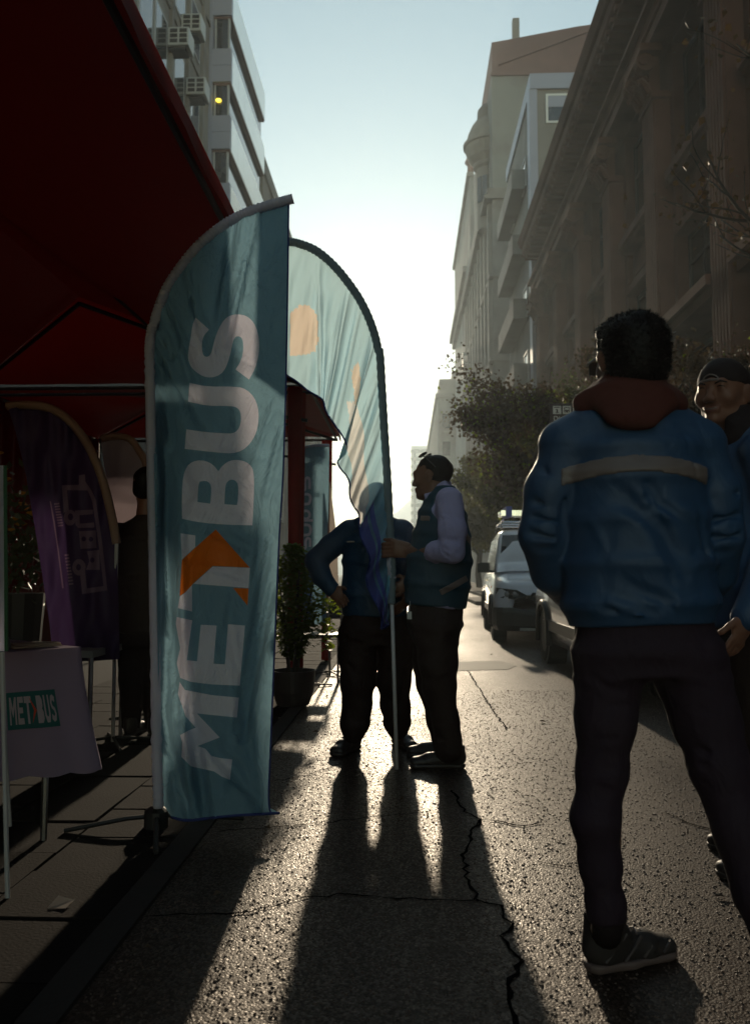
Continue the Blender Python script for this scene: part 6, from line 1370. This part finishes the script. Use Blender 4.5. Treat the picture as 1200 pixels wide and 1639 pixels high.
# ------------------------------------------------------------------ street furniture on the right
def bus_sign():
    X0, X1, Y = 2.66, 3.5, 15.6; z1 = PX(890, 646, Y)[2]; t = thing('street_sign', 'dark street sign with white pictograms above the blue jacket shoulder', 'sign', (3.55, Y, 0)); mk = M('sign_white', (.75, .72, .70), .5, .05); ms = M('sign_face', (.05, .025, .025), .5, .1)
    obj('pole', MB().tube([(3.57, Y, 0), (3.57, Y, z1 + .05)], .035, 8), m_blackmetal, t); obj('board', MB().box((X0, Y - .02, z1 - 1.1), (3.54, Y + .02, z1)), ms, t, bevel=.008)
    y = Y - .024
    for i, x in enumerate((X0 + .06, X0 + .24)): p = obj('pictogram', MB().box((x, y - .003, z1 - .20), (x + .15, y, z1 - .05)), mk, t)
    b = MB(); b.box((X0 + .125, y - .006, z1 - .17), (X0 + .15, y - .003, z1 - .11)); b.box((X0 + .11, y - .006, z1 - .125), (X0 + .15, y - .003, z1 - .11)); b.box((X0 + .105, y - .006, z1 - .18), (X0 + .17, y - .003, z1 - .168)); b.box((X0 + .08, y - .006, z1 - .085), (X0 + .19, y - .003, z1 - .07)); obj('numeral', b, ms, t)
    b = MB(); x = X0 + .265; b.box((x, y - .006, z1 - .175), (x + .10, y - .003, z1 - .075)); p = obj('bus_mark', b, ms, t); b = MB(); b.box((x + .015, y - .009, z1 - .125), (x + .085, y - .006, z1 - .09)); b.box((x + .015, y - .009, z1 - .165), (x + .03, y - .006, z1 - .15)); b.box((x + .07, y - .009, z1 - .165), (x + .085, y - .006, z1 - .15)); obj('bus_mark', b, mk, t)
    b = MB(); x = X0 + .43; b.box((x, y - .003, z1 - .16), (x + .015, y, z1 - .09)); b.lathe((x + .10, y, z1 - .13), [(.0, 0), (.05, 0), (.05, .004), (0, .004)], 12, ax=(0, -1, 0)); b.box((x + .17, y - .003, z1 - .14), (x + .26, y, z1 - .12)); obj('pictogram', b, mk, t)
    for txt, x, z, s in (('Día', X0 + .065, z1 - .325, .125), ('hábil', X0 + .27, z1 - .325, .125), ('1 - 5', X0 + .075, z1 - .46, .11)):
        cu = bpy.data.curves.new('text', 'FONT'); cu.body = txt; cu.size = s; cu.extrude = .002; o = bpy.data.objects.new('text', cu); COL.objects.link(o); dg = bpy.context.evaluated_depsgraph_get(); me = bpy.data.meshes.new_from_object(o.evaluated_get(dg)); bpy.data.objects.remove(o)
        q = obj('lettering', me, mk, t); q.rotation_euler = (math.pi / 2, 0, 0); q.location = (x - 3.55, -.026, z)
bus_sign()
c = V3(3.75, 31, .13); t = thing('litter_bin', 'dark litter bin with a pale label near the tree trunks behind the vest wearer', 'bin', tuple(c)); b = MB(); b.lathe(tuple(c), [(0, .0), (.22, .0), (.24, .1), (.25, .95), (.27, .97), (.27, 1.02), (.2, 1.05), (0, 1.06)], 16); obj('drum', b, m_blackmetal, t); obj('label_plate', MB().box((3.6, 30.74, .5), (3.9, 30.76, .75)), m_plastic, t); obj('rim_band', MB().lathe(tuple(c), [(.275, 1.0), (.285, 1.0), (.285, 1.06), (.275, 1.06)], 16), m_plastic, t)

# ------------------------------------------------------------------ trees
m_bark = M('bark', (.06, .045, .036), .95, .35, 8, .6, 20, stretch=(1, 1, .3))
def leaf_m(name, col, tc, t=.45): return M(name, col, .5, .35, .9, 0, spec=.35, trans=t, tcol=tc)
m_lf1 = leaf_m('plane_leaf', (.075, .075, .022), (.14, .13, .025), .4); m_lf2 = leaf_m('brown_leaf', (.075, .05, .028), (.10, .062, .025), .35); m_lf3 = leaf_m('fresh_leaf', (.10, .14, .02), (.30, .38, .03), .5)
def tree(x, y, h, seed, label, n, spread, leaf, lsize, base=.45, lean=(0, 0), bare=0., fresh=.0, group='street trees along the right pavement'):
    r = np.random.RandomState(seed); rr = random.Random(seed); t = thing('street_tree', label, 'tree', (x, y, .13), group); tr = MB(); tips = []
    def limb(p, d, L, rad, lev):
        k = 7; pts = [np.array(p)]; dd = unit(d)
        for i in range(k): dd = unit(dd + V3(rr.gauss(0, .13), rr.gauss(0, .13), rr.gauss(0, .08) + (.05 if lev else .02))); pts.append(pts[-1] + dd * L / k)
        rs = [rad * (1 - .55 * i / k) for i in range(k + 1)]; (trunk if lev == 0 else tr).tube(pts, rs, 8 if lev < 2 else 5)
        if lev >= 3: tips.extend(pts[2:]); return
        m_ = (6, 4, 4)[lev]
        for i in range(m_):
            u = rr.uniform(base if lev == 0 else .35, 1.0); j = min(k - 1, int(u * k)); q = pts[j] + (pts[j + 1] - pts[j]) * (u * k - j); a = rr.uniform(0, 6.28) if lev else i * 2 * math.pi / m_ + rr.uniform(-.5, .5)
            ax = unit(dd * .65 + V3(math.cos(a), math.sin(a), rr.uniform(.0, .5)) * (1.0 if lev == 0 else .8)); limb(q, ax, L * rr.uniform(.45, .68) * (spread if lev == 0 else 1), rs[j] * .58, lev + 1)
        if lev >= 1: tips.extend(pts[4:])
    trunk = MB(); limb(V3(x, y, .12), V3(lean[0], lean[1], 1), h * .62, .035 * h ** .75 + .03, 0)
    obj('trunk', trunk, m_bark, t, smooth=True); obj('branches', tr, m_bark, t, smooth=True, kind='stuff')
    T = np.array(tips); ix = r.randint(0, len(T), n); C = T[ix] + r.randn(n, 3) * np.array([.22, .22, .17]) * (h / 8)
    cl = np.sin(T[:, 0] * 2.1 + seed) * np.sin(T[:, 1] * 1.7) * np.sin(T[:, 2] * 2.3 + 1); keep = (cl[ix] > -.55 + bare) | (r.rand(n) < .12); C = C[keep]; n = len(C)
    a = r.randn(n, 3); a[:, 2] -= .5; a /= np.linalg.norm(a, axis=1)[:, None]; b = np.cross(a, r.randn(n, 3)); b /= np.linalg.norm(b, axis=1)[:, None]; nn = np.cross(a, b); L = lsize * (.6 + .8 * r.rand(n, 1)); W = L * .42
    V = np.stack([C, C + a * L * .35 + b * W + nn * L * .08, C + a * L, C + a * L * .35 - b * W + nn * L * .08], 1).reshape(-1, 3); me = mesh_np('crown', V, np.arange(n * 4).reshape(n, 4))
    me.materials.append(leaf); me.materials.append(m_lf3); me.polygons.foreach_set('material_index', (r.rand(n) < fresh).astype(np.int32)); obj('crown', me, [], t, kind=None)
tree(4.9, 9.2, 7.8, 3, 'sparse street tree whose thin twigs hang over the top right corner', 1500, 1.2, m_lf2, .085, base=.5, lean=(-.06, -.10), bare=.5, fresh=.0)
tree(4.6, 15.5, 6.6, 4, 'thinly leaved brownish street tree behind the hooded person', 11000, .7, m_lf2, .075, base=.4, bare=.3, fresh=.02)
tree(4.6, 21.5, 7.4, 5, 'brownish street tree with a few fresh shoots beside the street sign', 20000, .7, m_lf2, .085, base=.35, bare=.15, fresh=.09)
tree(4.5, 28.0, 8.2, 6, 'dense dark street tree above the litter bin', 34000, .7, m_lf1, .10, base=.3, bare=.0, fresh=.06)
tree(4.6, 36.0, 8.8, 7, 'dense hazy street tree before the turreted tower', 34000, .66, m_lf1, .12, base=.28, bare=.0)
tree(4.7, 45.0, 9.2, 8, 'rounded hazy street tree farther along the row', 28000, .6, m_lf1, .14, base=.25, bare=.0)
tree(4.9, 57.0, 9.8, 9, 'tall hazy street tree at the bright end of the row', 24000, .55, m_lf1, .17, base=.25, bare=.0)
tree(-.1, 120.0, 8.0, 12, 'small wispy tree against the sky beside the far white tower', 5000, .7, m_lf1, .24, base=.3, bare=.1, group='far trees at the end of the street')
tree(2.4, 150.0, 8.0, 13, 'low bushy tree at the far end of the roadway', 8000, .8, m_lf1, .34, base=.2, group='far trees at the end of the street')
